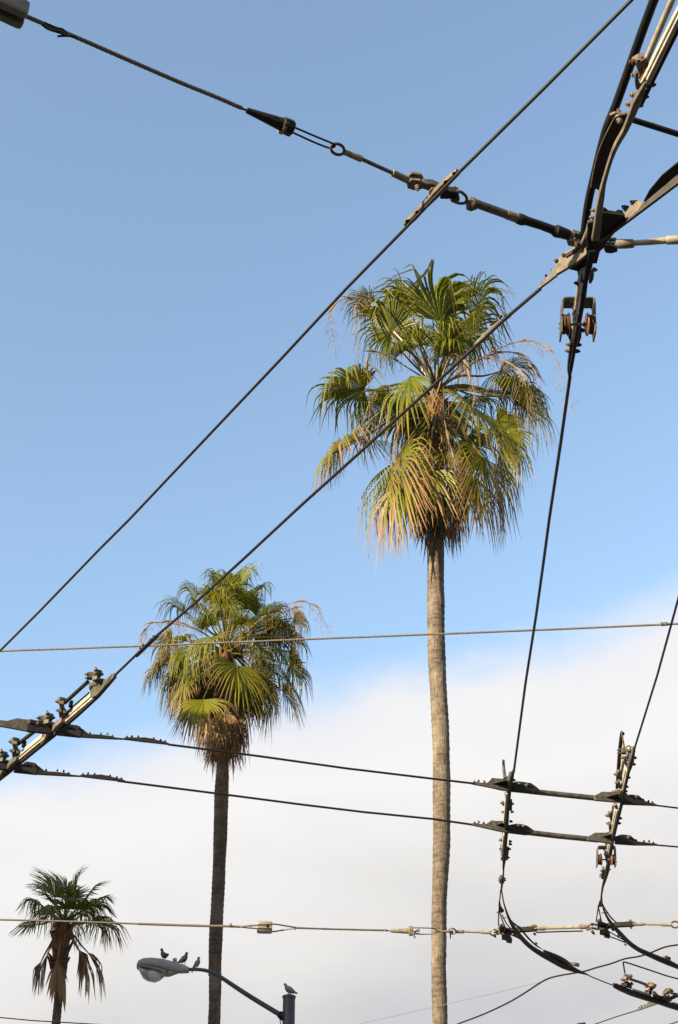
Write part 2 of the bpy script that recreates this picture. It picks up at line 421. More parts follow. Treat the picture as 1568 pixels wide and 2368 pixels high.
class Fin:                                       # upright plate standing over the line a-b
    def __init__(s, mp, a, b, dz=0.0):
        s.mp = mp; s.A, s.B = lev(mp, [a, b], dz); s.u = (s.B - s.A).normalized()
        s.n = s.u.cross(UP).normalized()
        if s.n.dot(CAM - s.A) < 0: s.n = -s.n
    def p(s, x, y, off=0.0):
        return on_plane(*s.mp(x, y), s.A + s.n * off, s.n)
    def plate(s, poly, thick, mb=None, off=0.0):
        P = [s.p(x, y, off) for x, y in poly]
        return (mb or MB()).prism(P, s.n * wpx(s.mp, P[0], thick))
    def stud(s, th, x, y, r, mat='steel', side=0.0, tilt=0.25):   # bolt standing up on the plate's edge
        p = s.p(x, y); bolt(th, p, UP + s.n * (side + RNG.uniform(-tilt, tilt)) + s.u * RNG.uniform(-tilt, tilt), wpx(s.mp, p, r), mat)
    def face(s, th, x, y, r, thick, mat='steel'):                 # bolt on the plate's face
        p = s.p(x, y); t = wpx(s.mp, p, thick); bolt(th, s.p(x, y, t / 2), s.n, wpx(s.mp, p, r), mat)

BV = .0012
def splice(th, mp, a, b, poly, studs, thick=14, mat='dark', bmat='dark', name='splice_clamp', r=6):
    f = Fin(mp, a, b)
    th.add(f.plate(poly, thick), name, mat, bevel=BV, smooth=False)
    for x, y in studs: f.stud(th, x, y, r, bmat)
    return f

# ================================================================== GROUND (below the frame)
mb = MB(); mb.prism([(-1500, -1500, -.05), (1500, -1500, -.05), (1500, 1500, -.05), (-1500, 1500, -.05)], UP * .02)
structure(mb, 'ground', 'earth', smooth=False)
mb = MB(); mb.prism([(-60, -60, -.02), (60, -60, -.02), (60, 15.9, -.02), (-60, 15.9, -.02)], UP * .03)
structure(mb, 'road', 'asphalt', smooth=False)
mb = MB(); mb.prism([(-60, 16.08, .045), (60, 16.08, .045), (60, 60, .045), (-60, 60, .045)], UP * .16)
structure(mb, 'pavement', 'concrete', smooth=False, bevel=.01)
mb = MB(); mb.prism([(-60, 15.9, .04), (60, 15.9, .04), (60, 16.075, .04), (-60, 16.075, .04)], UP * .17)
structure(mb, 'kerb', 'concrete', smooth=False, bevel=.01)

# unseen building added on the left, sized to shade the far palms and lamp
def building():
    c = Vector((-17.2, 9.6, 0)); u = Vector((-.6, .8, 0)); w = Vector((-.8, -.6, 0))
    th = Thing('shade_building', 'tall pale stucco building left of the street, unseen and added to cast shade', 'building', c)
    def q(a, b, z): return c + u * a + w * b + UP * z
    A0, A1_, Bd, Ht = BLD
    mb = MB(); mb.prism([q(A0, 0, Ht / 2), q(A1_, 0, Ht / 2), q(A1_, Bd, Ht / 2), q(A0, Bd, Ht / 2)], UP * Ht)
    th.add(mb, 'wall', 'stucco', smooth=False)
    mb = MB(); mb.prism([q(A0 - .3, -.3, Ht + .2), q(A1_ + .3, -.3, Ht + .2), q(A1_ + .3, Bd + .3, Ht + .2), q(A0 - .3, Bd + .3, Ht + .2)], UP * .4)
    th.add(mb, 'roof', 'concrete', smooth=False)
    first = None
    for fl in range(int(Ht // 3.1)):
        for k in range(int((A1_ - A0) // 3)):
            a = A0 + 1.5 + k * 3; z = 1.9 + fl * 3.1
            if first is None:
                mb = MB(); mb.prism([q(a - .6, -.02, z - .7), q(a + .6, -.02, z - .7), q(a + .6, -.02, z + .7), q(a - .6, -.02, z + .7)], w * .06)
                first = th.add(mb, 'window', 'window', smooth=False); base = q(a, 0, z)
            else:
                o = first.copy(); COL.objects.link(o); o.parent = th.o; o.location = q(a, 0, z) - base
BLD = (1.4, 26.0, 12.0, 23.8)
building()

# ================================================================== PALMS
def sstep(a, b, x):
    t = max(0.0, min(1.0, (x - a) / (b - a))); return t * t * (3 - 2 * t)

def frond_mesh(H, T, rng, droop=1.0, brown=.15, yellow=.2, span=118, nseg=None, fold=.12, roll=0.0, hang=.72, wide=1.08, rs=1.0, radial=None, ragged=.1, t0=.36, thread=1.0):
    ax = (T - H); R = ax.length * 1.28 * rs; ax.normalize(); R *= 1 - .16 * max(0.0, min(1.0, ax.z * 1.6))
    lat = ax.cross(UP)
    if lat.length < .35 and radial is not None: lat = UP.cross(radial)
    lat = (lat - ax * lat.dot(ax)).normalized()
    nr = lat.cross(ax).normalized()
    if radial is not None and abs(ax.z) > .6:
        ref = radial if ax.z < 0 else -radial
        if nr.dot(ref) < 0: nr = -nr; 
    elif nr.z < 0: nr = -nr
    if roll: lat = Quaternion(ax, math.radians(roll)) @ lat; nr = Quaternion(ax, math.radians(roll)) @ nr
    mb = MB(); mb.col = []; V = mb.v; F = mb.f
    out_ = radial if radial is not None else -nr
    nseg = nseg or max(16, round(span / 2.5))
    dphi = math.radians(2 * span) / nseg; K = 16
    for j in range(nseg):
        ph = -math.radians(span) + (j + .5) * dphi
        q = abs(ph) / math.radians(span)
        d0 = ax * math.cos(ph) + lat * math.sin(ph) + nr * (fold * abs(math.sin(ph)) + rng.uniform(-.03, .03))
        d0.normalize()
        sd = (-ax * math.sin(ph) + lat * math.cos(ph)).normalized()
        Ls = R * (1.0 + hang) * (1 - .38 * q ** 1.6) * rng.uniform(1 - ragged, 1 + ragged * .6)
        if rng.random() < ragged * .35: Ls *= rng.uniform(.55, .8)
        tb = t0 + rng.uniform(-.05, .07); te = tb + rng.uniform(.20, .42)
        dr = min(1.0, droop * rng.uniform(.8, 1.12)); side = rng.uniform(-.16, .16)
        goal = (Vector((0, 0, -1)) + sd * side + d0 * .1).normalized(); lean_ = (d0 + out_ * (.35 + .5 * max(0, d0.z))).normalized()
        axq = lean_.cross(goal); axq = axq.normalized() if axq.length > 1e-4 else lat; angq = d0.angle(goal)
        fuse = .60 * (1 - .2 * q) / (1 + hang) * 1.12
        br = brown * rng.uniform(.4, 1.6); yl = min(1, max(0, yellow + rng.uniform(-.2, .25))); rv = rng.random()
        p = H.copy(); ds = Ls / K; wf = None
        wig = rng.uniform(-.25, .25)
        for k in range(K + 1):
            t = k / K
            b = sstep(tb, te, t) * dr
            d = Quaternion(axq, angq * b) @ d0
            if k: p = p + d * ds
            r = t * Ls
            if t <= fuse: hw = max(.004, r * math.tan(dphi / 2) * 1.04 * wide); wf = hw
            else: hw = wf * max(.05, (1 - ((t - fuse) / (1 - fuse)) ** 1.9)) * .92
            nn = sd.cross(d).normalized()
            if nn.dot(nr) < 0: nn = -nn
            s2 = (sd + nn * wig * b).normalized()
            base = len(V); V.extend([p - s2 * hw, p + nn * hw * .42, p + s2 * hw])
            bf = max(0.0, min(1.0, (t - (1 - br)) / max(.12, br * .5))) if br > 0 else 0.0
            mb.col.extend([(bf, yl * (.5 + .5 * t), rv)] * 3)
            if k:
                a = base - 3; F.append((a, a + 1, base + 1, base)); F.append((a + 1, a + 2, base + 2, base + 1))
    # loose threads hanging between the segments
    for _ in range(int(nseg * .35 * thread) if ax.z < .1 else 0):
        ph = math.radians(rng.uniform(-span, span)); d0 = (ax * math.cos(ph) + lat * math.sin(ph)).normalized()
        p = H + d0 * R * rng.uniform(.55, .85); ln = R * rng.uniform(.25, .7); w = Vector((rng.uniform(-1, 1), rng.uniform(-.4, .4), 0)).normalized() * .0035
        sw = Vector((rng.uniform(-.12, .12), rng.uniform(-.12, .12), 0)); base = len(V)
        for k in range(4):
            f = k / 3; c = p + Vector((0, 0, -ln * f)) + sw * (f * f * ln) ; V.extend([c - w, c + w]); mb.col.extend([(1.0, .2, rng.random())] * 2)
            if k: F.append((base + 2 * k - 2, base + 2 * k - 1, base + 2 * k + 1, base + 2 * k))
    return mb

def petiole_mesh(C, H, T, r0=.028, r1=.014, lift=.25):
    out = (T - H).normalized(); d = (H - C); L = d.length
    m1 = C + d * .35 + UP * L * lift * .5; m2 = H - (out * .25 + d.normalized() * .75) * L * .28
    P = smooth_path([C, m1, m2, H, H + out * min(.12, L * .1)], 4)
    return MB().tube(P, lerp_list([r0 * 1.3, r0, (r0 + r1) / 2, r1, r1 * .8], len(P)), 6)

def palm(name, label, Yc, trunk_px, crown, mp, fronds, filler, dead, stalks, seed, bark, fibre_to, group='palm trees', fill_R=.85, dd=1.0, rad_extra=(1.25, 1.5), stubs=18):
    rng = random.Random(seed)
    tp = [on_wall(x, y, Yc) for x, y, w in trunk_px]; tr = [w / 2 * px(p) for (x, y, w), p in zip(trunk_px, tp)]
    lean = (tp[0] - tp[1]); lean = lean / max(.01, -lean.z)
    g = tp[0] + Vector((lean.x, lean.y, -1)) * (tp[0].z - .1) * .6 + Vector((0, 0, -(tp[0].z - .1) * .4))
    tp = [g] + tp; tr = [tr[0] * 1.5] + tr
    C = on_wall(*mp(*crown), Yc)
    th = Thing(name, label, 'palm tree', g, group)
    # trunk with leaf-scar rings
    P = smooth_path(tp, 8); Rr = lerp_list(tr, len(P)); PP = []; RR = []
    tot = 0; acc = [0]
    for i in range(1, len(P)): tot += (P[i] - P[i - 1]).length; acc.append(tot)
    n = int(tot / .045); k = 0; rings = []; S = 26
    ph = [rng.uniform(0, 6.28) for _ in range(8)]; jit = [[rng.uniform(-1, 1) for _ in range(S)] for _ in range(n + 2)]
    for i in range(n + 1):
        s = tot * i / n
        while k < len(P) - 2 and acc[k + 1] < s: k += 1
        f = (s - acc[k]) / max(1e-6, acc[k + 1] - acc[k]); p = P[k].lerp(P[k + 1], f); r = Rr[k] + (Rr[k + 1] - Rr[k]) * f
        r *= 1 + .025 * math.sin(s * 2.1 + ph[0]) + .02 * math.sin(s * 5.3 + ph[1]) + .034 * ((i % 3) - 1) * rng.uniform(.3, 1)
        p = p + Vector((math.sin(s * 1.3 + ph[2]) * .012, math.sin(s * 1.1 + ph[3]) * .012, 0))
        ring = []
        for j in range(S):
            a = 2 * math.pi * j / S
            rr = r * (1 + .016 * math.sin(2 * a + s * .8 + ph[4]) + .02 * jit[i][j] + .012 * math.sin(5 * a + s * 3 + ph[5]))
            ring.append(p + Vector((math.cos(a) * rr, math.sin(a) * rr, 0)))
        rings.append(ring)
    th.add(MB().ring_loft(rings), 'trunk', bark, ang=80)
    # crown shaft of old red-brown leaf bases
    top = C; bot = on_wall(*mp(*fibre_to), Yc); rt = tr[-1]
    rings = []; m = 46
    for i in range(m + 1):
        f = i / m; p = bot.lerp(top, f); r = rt * (rad_extra[0] + (rad_extra[1] - rad_extra[0]) * f) * (1 - .55 * sstep(.86, 1, f))
        rings.append([p + Vector((math.cos(2 * math.pi * j / 20), math.sin(2 * math.pi * j / 20), 0)) * r * (1 + .10 * math.sin(i * 1.9 + j * .9) + rng.uniform(-.07, .07)) for j in range(20)])
    th.add(MB().ring_loft(rings), 'fibre_sheath', 'boot', ang=80)
    for i in range(stubs):
        f = rng.uniform(.05, .95); a = rng.uniform(0, 6.28); p = bot.lerp(top, f); d = Vector((math.cos(a), math.sin(a), 0)); r = rt * 1.3
        q0 = p + d * r * .8; q1 = p + d * r * 1.25 + UP * .18; q2 = p + d * (r * 1.5 + rng.uniform(0, .06)) + UP * rng.uniform(.28, .42)
        th.add(MB().tube([q0, q1, q2], [.05, .036, .022], 6), 'leaf_base', 'boot')
    def add_frond(H, T, Cb, mat='leaf', pm='petiole', lift=.2, nm='frond', **kw):
        rad = H - Cb; rad.z = 0
        rad = rad.normalized() if rad.length > .05 else Vector((0, -1, 0))
        o = th.add(frond_mesh(H, T, rng, radial=rad, **kw), nm, mat, ang=30)
        th.add(petiole_mesh(Cb, H, T, lift=lift), 'petiole', pm, parent=o)
    for row in fronds:
        hx, hy, hd, tx, ty, td = row[:6]; kw = row[6] if len(row) > 6 else {}
        H = on_wall(*mp(hx, hy), Yc + hd * dd); T = on_wall(*mp(tx, ty), Yc + td * dd)
        kw = dict(kw); up = kw.pop('root', rng.uniform(-.15, .12)); kw.setdefault('roll', rng.uniform(-14, 14))
        add_frond(H, T, C + UP * up, **kw)
    for i in range(filler[0]):
        a = filler[1] + (filler[2] - filler[1]) * (i + rng.uniform(.1, .9)) / filler[0]; a = math.radians(a)
        el = math.radians(rng.uniform(*filler[3])); L = fill_R * rng.uniform(1.0, 1.45); R = fill_R * rng.uniform(.8, 1.05)
        d = Vector((math.cos(a) * math.cos(el), math.sin(a) * math.cos(el), math.sin(el))); H = C + d * L
        e2 = el - rng.uniform(.25, .8); d2 = Vector((math.cos(a) * math.cos(e2), math.sin(a) * math.cos(e2), math.sin(e2)))
        add_frond(H, H + d2 * R * .78, C + UP * rng.uniform(-.3, .05), brown=.25 if el < 0 else .12, yellow=rng.uniform(.05, .35), roll=rng.uniform(-20, 20), fold=rng.uniform(.2, .5))
    for (cx, cy, n, spread, z0, z1, *live) in dead:     # skirt of dead hanging leaves
        c0 = on_wall(*mp(cx, cy), Yc)
        for i in range(n):
            a = 2 * math.pi * (i + rng.uniform(0, .7)) / n; d = Vector((math.cos(a), math.sin(a), 0))
            H = c0 + d * spread * rng.uniform(.55, 1.0) + UP * rng.uniform(-.12, .12)
            T = H + d * rng.uniform(.02, .22) + UP * -rng.uniform(z0, z1)
            if live:
                add_frond(H, T, c0 + UP * rng.uniform(.7, 1.1) + d * .1, lift=.5, droop=.9, brown=rng.uniform(.6, .9), yellow=rng.uniform(.15, .45), span=rng.uniform(42, 66), fold=.35, wide=.85, hang=rng.uniform(.6, .9), ragged=.28, t0=.34); continue
            add_frond(H, T, c0 + UP * rng.uniform(.45, .8) + d * .1, mat='leaf_dead', pm='petiole_dead', lift=.5, nm='dead_frond', droop=.9, brown=.55, yellow=.2, span=rng.uniform(36, 62), nseg=18, fold=.6, hang=.5, ragged=.3, t0=.3)
    for pts in stalks:                           # drooping flower stalks
        P = smooth_path([on_wall(*mp(x, y), Yc + d * dd) for x, y, d in pts], 6)
        st = th.add(MB().tube(P, lerp_list([.018, .016, .012, .008, .004], len(P)), 6), 'flower_stalk', 'stalk')
        mb = MB(); nP = len(P)
        for k in range(nP // 3, nP):
            for _ in range(3):
                p = P[k]; ln = rng.uniform(.12, .42); s = Vector((rng.uniform(-.18, .18), rng.uniform(-.18, .18), 0))
                q = [p, p + s * .5 + UP * -ln * .35, p + s + UP * -ln]
                mb.tube(q, [.004, .003, .0015], 3)
                for _ in range(3):
                    f = rng.uniform(.4, 1); c = q[1].lerp(q[2], f); mb.tube([c, c + Vector((rng.uniform(-.07, .07), rng.uniform(-.07, .07), rng.uniform(-.1, -.02)))], [.0025, .0012], 3)
        th.add(mb, 'twigs', 'stalk', parent=st)['kind'] = 'stuff'
        for kk in (nP // 3, nP // 2, nP * 2 // 3):
            d = (P[kk + 1] - P[kk]).normalized()
            th.add(MB().tube([P[kk], P[kk] + d * .16 + UP * .02, P[kk] + d * .36 + UP * -.03], [.012, .030, .004], 5), 'bract', 'stalk', parent=st)
    return th

low = dict(brown=.55, yellow=.38, droop=.9, hang=.9)
P1 = [
 (800, 440, -.2, 870, 195, .0, dict(span=105, fold=.3, droop=1.05, t0=.30, roll=8)),
 (760, 430, .5, 730, 200, .7, dict(span=95, fold=.4)),
 (545, 490, -.7, 430, 300, -1.0, dict(span=128, fold=.25)),
 (625, 410, .1, 560, 230, .1, dict(span=105, yellow=.35)),
 (955, 400, .1, 1080, 235, .1, dict(span=105)),
 (905, 520, -.2, 1080, 420, -.1, dict(span=110)),
 (830, 560, -.9, 850, 400, -1.3, dict(span=118, fold=.3)),
 (430, 360, .1, 320, 300, .1, dict(brown=.3, span=110)),
 (400, 790, -.2, 200, 760, -.35, dict(span=112, root=-.1)),
 (380, 860, .5, 470, 800, .8, dict(span=100)),
 (340, 1060, -.3, 215, 1130, -.5, dict(span=110, root=-.3, **low)),
 (430, 1060, .2, 380, 1070, .6, dict(span=110, root=-.3, **low)),
 (970, 890, -1.0, 1075, 1005, -1.35, dict(span=100, root=-.05, yellow=.8, brown=.2, droop=.6, fold=.1)),
 (1130, 800, -.2, 1300, 800, -.35, dict(span=112, brown=.25, yellow=.35)),
 (1110, 700, .5, 1240, 670, .7, dict(span=110)),
 (1090, 960, .3, 1190, 1060, .35, dict(span=110, root=-.3, brown=.2)),
 (1020, 1150, -.6, 1060, 1320, -.75, dict(span=92, root=-.5, yellow=.55, brown=.4, droop=.8, fold=.15)),
 (1110, 1130, .1, 1165, 1270, .15, dict(span=90, root=-.5, **low)),
 (570, 1160, -.5, 545, 1340, -.65, dict(span=88, root=-.5, **dict(low, hang=1.1))),
 (640, 1180, -.2, 620, 1350, -.3, dict(span=80, root=-.5, **dict(low, hang=1.1))),
 (740, 1215, -.8, 755, 1350, -.92, dict(span=66, root=-.5, yellow=.45, brown=.5, droop=.9)),
 (880, 1250, -.6, 925, 1390, -.7, dict(span=66, root=-.6, yellow=.5, brown=.6)),
 (640, 730, -.8, 615, 850, -1.05, dict(span=55, yellow=.3, droop=1.0)),
 (1010, 830, .7, 1090, 850, 1.0, dict(span=100)),
 (700, 1000, .6, 650, 1080, .9, dict(span=90, brown=.3)),
 (690, 560, -.9, 660, 440, -1.2, dict(span=115, fold=.3, yellow=.25)),
 (600, 600, -.6, 540, 560, -.9, dict(span=110, yellow=.15)),
 (840, 620, -.8, 880, 540, -1.2, dict(span=110, yellow=.2)),
 (640, 540, .9, 600, 450, 1.3, dict(span=110)),
 (900, 600, .9, 950, 520, 1.3, dict(span=110)),
 (530, 1230, -.35, 520, 1400, -.4, dict(span=70, root=-.7, brown=.6, yellow=.5, droop=.9)),
 (600, 1270, -.75, 600, 1430, -.85, dict(span=70, root=-.7, brown=.65, yellow=.5, droop=.9)),
 (1080, 1230, -.3, 1110, 1400, -.35, dict(span=75, root=-.7, brown=.55, yellow=.5, droop=.9)),
 (990, 1260, -.7, 1010, 1420, -.8, dict(span=70, root=-.7, brown=.6, yellow=.55, droop=.9)),
 (280, 1110, .0, 200, 1190, .0, dict(span=100, root=-.4, brown=.5, yellow=.4)),
 (1200, 820, -.1, 1330, 850, -.1, dict(span=100, brown=.3)),
 (300, 800, .1, 190, 800, .1, dict(span=105, brown=.2)),
 (1180, 840, -.3, 1330, 920, -.4, dict(span=100, brown=.4, hang=.9)),
 (1140, 1000, .0, 1230, 1120, .0, dict(span=95, brown=.35, root=-.3, hang=.9)),
]
S1 = [[(800, 790, 0), (960, 660, -.2), (1200, 545, -.4), (1370, 590, -.5), (1480, 850, -.5)],
      [(800, 790, 0), (1000, 640, .1), (1180, 600, .1), (1290, 700, .1), (1340, 900, .1)],
      [(800, 790, 0), (930, 650, -.5), (1100, 640, -.7), (1230, 720, -.8), (1260, 950, -.8)],
      [(770, 780, 0), (660, 700, -.4), (480, 600, -.6), (420, 650, -.7), (430, 900, -.7)],
      [(770, 780, 0), (700, 560, -.3), (450, 330, -.9), (360, 370, -1.0), (370, 640, -1.0)],
      [(770, 780, 0), (620, 600, .2), (360, 330, .0), (230, 380, .0), (250, 560, .0)],
      [(760, 900, -.3), (840, 640, -.8), (900, 620, -.9), (950, 720, -.9), (980, 830, -.9)],
      [(760, 950, -.3), (800, 850, -.7), (830, 1000, -.8), (870, 1150, -.8), (930, 1300, -.8)],
      [(740, 950, -.3), (600, 960, -.7), (560, 1120, -.8), (610, 1250, -.9), (690, 1380, -.9)]]
TR1 = [(1016, 2367, 35), (1016, 2200, 35), (1017, 2100, 36), (1022, 1960, 39), (1020, 1850, 39), (1018, 1700, 40), (1012, 1550, 39), (1009, 1400, 41), (1007, 1300, 40), (1006, 1200, 38), (1008, 1050, 36), (1009, 960, 34), (1009, 905, 26)]
palm('palm_tree', 'tallest sunlit fan palm with pale smooth trunk, right of centre', 22.0, TR1, (780, 800), A5, P1,
     (6, 25, 155, (-55, 30)), [(775, 1200, 8, .74, .42, .62, 1), (775, 1270, 16, .55, .38, .62), (770, 1420, 14, .40, .34, .56)], S1, 5, 'bark', (775, 1190))

P2 = [
 (690, 440, -.5, 690, 300, -.4, dict(span=150, fold=.15, droop=1.0)),
 (665, 455, -1.2, 665, 330, -1.45, dict(span=150, fold=.12, yellow=.5)),
 (800, 330, .3, 830, 180, .4, dict(span=95, fold=.35)),
 (650, 330, .3, 640, 220, .4, dict(span=100, yellow=.35)),
 (500, 430, .1, 410, 310, .1, dict(span=100)),
 (410, 530, .0, 270, 430, .0, dict(span=100, fold=.4)),
 (890, 400, .5, 960, 310, .7, dict(span=105)),
 (810, 605, -1.3, 890, 560, -1.6, dict(span=140, fold=.25, yellow=.6, droop=.5)),
 (980, 540, -.4, 1130, 470, -.4, dict(span=112)),
 (1060, 620, .1, 1180, 640, .1, dict(span=105)),
 (560, 620, -.5, 500, 560, -.7, dict(span=110)),
 (420, 720, -.6, 300, 720, -.9, dict(span=110, yellow=.4, brown=.25)),
 (480, 760, -1.0, 430, 840, -1.3, dict(span=105, yellow=.35)),
 (310, 820, .0, 220, 900, .0, dict(span=105, **low)),
 (780, 890, -1.4, 820, 1030, -1.75, dict(span=100, yellow=.85, brown=.35, droop=.6, fold=.1, root=-.05)),
 (545, 1130, -1.2, 515, 1250, -1.55, dict(span=92, yellow=.6, brown=.45, droop=.8, fold=.05, root=-.2, roll=0)),
 (1080, 780, -.3, 1130, 880, -.4, dict(span=105, yellow=.3)),
 (1150, 800, .2, 1220, 900, .2, dict(span=100, brown=.3)),
 (1110, 980, -.1, 1200, 1090, -.1, dict(span=95, yellow=.35, brown=.3, droop=.6)),
 (960, 1020, .4, 990, 1130, .6, dict(span=95)),
 (380, 1040, .1, 310, 1130, .1, dict(span=90, **low)),
 (550, 1000, .5, 500, 1090, .7, dict(span=90)),
 (900, 1150, .2, 930, 1240, .3, dict(span=85)),
 (770, 480, .6, 790, 360, .9, dict(span=100)),
 (600, 610, -.8, 540, 520, -1.1, dict(span=112)),
 (770, 640, .5, 810, 540, .7, dict(span=110)),
 (620, 690, -1.1, 560, 740, -1.5, dict(span=105, yellow=.35)),
 (900, 590, .3, 980, 510, .4, dict(span=110)),
 (560, 520, .5, 500, 430, .7, dict(span=110)),
 (700, 570, .6, 720, 450, .9, dict(span=115)),
 (880, 720, -.8, 960, 790, -1.1, dict(span=105, yellow=.3)),
 (870, 500, -.3, 920, 370, -.5, dict(span=112)),
 (590, 420, -.4, 540, 320, -.6, dict(span=112, yellow=.3)),
 (760, 420, -.6, 800, 320, -.9, dict(span=112, yellow=.3)),
 (1000, 880, -.5, 1060, 970, -.7, dict(span=100, brown=.3)),
 (520, 880, -.6, 470, 970, -.8, dict(span=100, brown=.3)),
 (1010, 1080, .0, 1060, 1180, .0, dict(span=90, **low)),
 (1150, 890, .1, 1275, 980, .1, dict(span=105, brown=.3)),
 (250, 900, .1, 150, 980, .1, dict(span=95, brown=.35)),
 (1180, 560, .2, 1270, 600, .2, dict(span=105)),
 (720, 350, .2, 740, 210, .3, dict(span=110, yellow=.3, droop=1.0)),
 (1140, 690, .2, 1250, 740, .3, dict(span=108)),
 (1100, 1070, -.2, 1200, 1170, -.2, dict(span=100, yellow=.35, brown=.35, droop=.7)),
 (1040, 620, -.3, 1150, 590, -.4, dict(span=112)),
 (330, 700, .2, 220, 760, .2, dict(span=105)),
 (430, 1010, -.5, 390, 1110, -.65, dict(span=95, **low)),
]
S2 = [[(720, 780, 0), (960, 560, -.5), (1180, 450, -.7), (1330, 480, -.7), (1400, 610, -.7)],
      [(720, 780, 0), (960, 600, -.5), (1150, 500, -.7), (1220, 520, -.7), (1200, 700, -.7)],
      [(700, 780, 0), (500, 640, -.4), (230, 590, -.5), (140, 640, -.5), (110, 720, -.5)],
      [(700, 780, 0), (520, 650, -.6), (330, 580, -.8), (290, 640, -.8), (310, 760, -.8)],
      [(720, 800, 0), (830, 730, -.8), (900, 800, -1.0), (890, 900, -1.0), (960, 1000, -1.0)]]
TR2 = [(494, 2367, 29), (497, 2250, 30), (501, 2150, 31), (506, 2050, 31), (508, 1950, 31), (511, 1850, 32), (515, 1770, 30), (516, 1700, 29), (517, 1600, 28), (519, 1540, 26), (521, 1510, 20)]
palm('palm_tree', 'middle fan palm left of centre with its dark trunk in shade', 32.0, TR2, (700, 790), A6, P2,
     (16, 5, 175, (-55, 55)), [(690, 1250, 15, .45, .45, .75), (690, 1380, 8, .30, .35, .5)], S2, 8, 'bark_shaded', (690, 1180), fill_R=.95, dd=1.0)

P3 = [
 (430, 470, -.2, 390, 290, -.1, dict(hang=.18, thread=0, nseg=32, rs=1.22, wide=1.25, span=80, droop=.3, fold=.2)),
 (590, 430, .1, 590, 270, .2, dict(hang=.18, thread=0, nseg=32, rs=1.22, wide=1.25, span=75, droop=.3, fold=.2)),
 (520, 440, .3, 500, 300, .5, dict(hang=.18, thread=0, nseg=32, rs=1.22, wide=1.25, span=80, droop=.2)),
 (680, 480, .2, 770, 350, .3, dict(hang=.18, thread=0, nseg=32, rs=1.22, wide=1.25, span=80, droop=.3)),
 (690, 540, -.5, 830, 500, -.7, dict(hang=.18, thread=0, nseg=32, rs=1.22, wide=1.25, span=110, droop=.6, fold=.15)),
 (330, 530, -.1, 190, 460, -.1, dict(hang=.18, thread=0, nseg=32, rs=1.22, wide=1.25, span=85, droop=.9, brown=.3)),
 (280, 680, -.2, 150, 690, -.3, dict(hang=.18, thread=0, nseg=32, rs=1.22, wide=1.25, span=95, droop=.5)),
 (740, 660, -.1, 950, 690, -.1, dict(hang=.18, thread=0, nseg=32, rs=1.22, wide=1.25, span=70, droop=.8, brown=.3)),
 (420, 560, -.5, 400, 520, -.8, dict(hang=.18, thread=0, nseg=32, rs=1.22, wide=1.25, span=90, droop=.9, brown=.4)),
 (620, 560, -.6, 640, 480, -.9, dict(hang=.18, thread=0, nseg=32, rs=1.22, wide=1.25, span=110, droop=.5)),
 (350, 420, .4, 300, 350, .6, dict(hang=.18, thread=0, nseg=32, rs=1.22, wide=1.25, span=80, droop=.4)),
 (760, 500, .4, 850, 440, .6, dict(hang=.18, thread=0, nseg=32, rs=1.22, wide=1.25, span=90, droop=.6)),
 (400, 600, -.4, 290, 560, -.7, dict(hang=.3, thread=0, nseg=32, wide=1.15, span=100, droop=.7)),
 (640, 610, .1, 760, 560, .1, dict(hang=.3, thread=0, nseg=32, wide=1.15, span=100, droop=.5)),
 (560, 500, .4, 600, 350, .6, dict(hang=.18, thread=0, nseg=32, wide=1.15, span=85, droop=.2)),
 (440, 520, .3, 340, 400, .5, dict(hang=.18, thread=0, nseg=32, wide=1.15, span=90, droop=.3)),
 (520, 560, -.7, 540, 450, -1.0, dict(hang=.18, thread=0, nseg=32, rs=1.22, wide=1.25, span=100, droop=.6)),
]
D3 = dict(mat='leaf_dead', pm='petiole_dead', nm='dead_frond', droop=.8, brown=.6, span=40, nseg=13, wide=2.0, thread=0, fold=.5, hang=.35, ragged=.3, t0=.3)
P3 += [(375, 910, -.15, 345, 1130, -.2, D3), (325, 970, .1, 300, 1140, .1, D3), (655, 940, -.2, 700, 1160, -.25, D3),
       (690, 900, .1, 800, 1090, .1, D3), (450, 990, -.45, 460, 1190, -.5, D3), (620, 880, .3, 660, 1080, .3, D3)]
TR3 = [(131, 2367, 21), (135, 2310, 22), (139, 2270, 23), (143, 2230, 25), (147, 2180, 26), (148, 2150, 24)]
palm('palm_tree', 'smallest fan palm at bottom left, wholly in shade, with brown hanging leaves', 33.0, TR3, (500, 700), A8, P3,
     (4, 20, 160, (10, 50)), [], [], 21, 'bark_shaded', (450, 1060), fill_R=.62, rad_extra=(1.0, 1.38), stubs=44)

# ================================================================== STREET LAMP AND PIGEONS
LY = 24.0
def lp(x, y, dy=0.0): return on_wall(*B4(x, y), LY + dy)
ls = px(lp(600, 300)) * .2949
base = lp(1288, 470); base.z = .12
lamp = Thing('street_lamp', 'grey cobra-head street lamp on a dark blue post with curved arm', 'street lamp', base)
top = lp(1287, 470)
lamp.add(MB().tube([Vector((top.x, top.y, .13)), Vector((top.x, top.y, 1)), top], [48 * ls * 1.25, 48 * ls * 1.12, 48 * ls], 24), 'post', 'post_blue')
lamp.add(MB().lathe(top + UP * -.012, top + UP * .066, [(0, 49 * ls), (.05, 53 * ls), (.45, 53 * ls), (.5, 46 * ls), (.8, 20 * ls), (1, 4 * ls)], 24), 'post_cap', 'post_blue')
arm = smooth_path([lp(490, 250), lp(580, 250), lp(650, 262), lp(720, 292), lp(780, 328), lp(860, 382), lp(1000, 473), lp(1215, 603), lp(1262, 632)], 4)
lamp.add(MB().tube(arm, lerp_list([13 * ls, 14 * ls, 15 * ls, 17 * ls, 19 * ls, 20 * ls], len(arm)), 14), 'arm', 'post_blue')
cl = MB().lathe(lp(1205, 597), lp(1252, 626), [(0, 20 * ls), (.1, 27 * ls), (.6, 30 * ls), (1, 34 * ls)], 14)
lamp.add(cl, 'arm_clamp', 'dark')
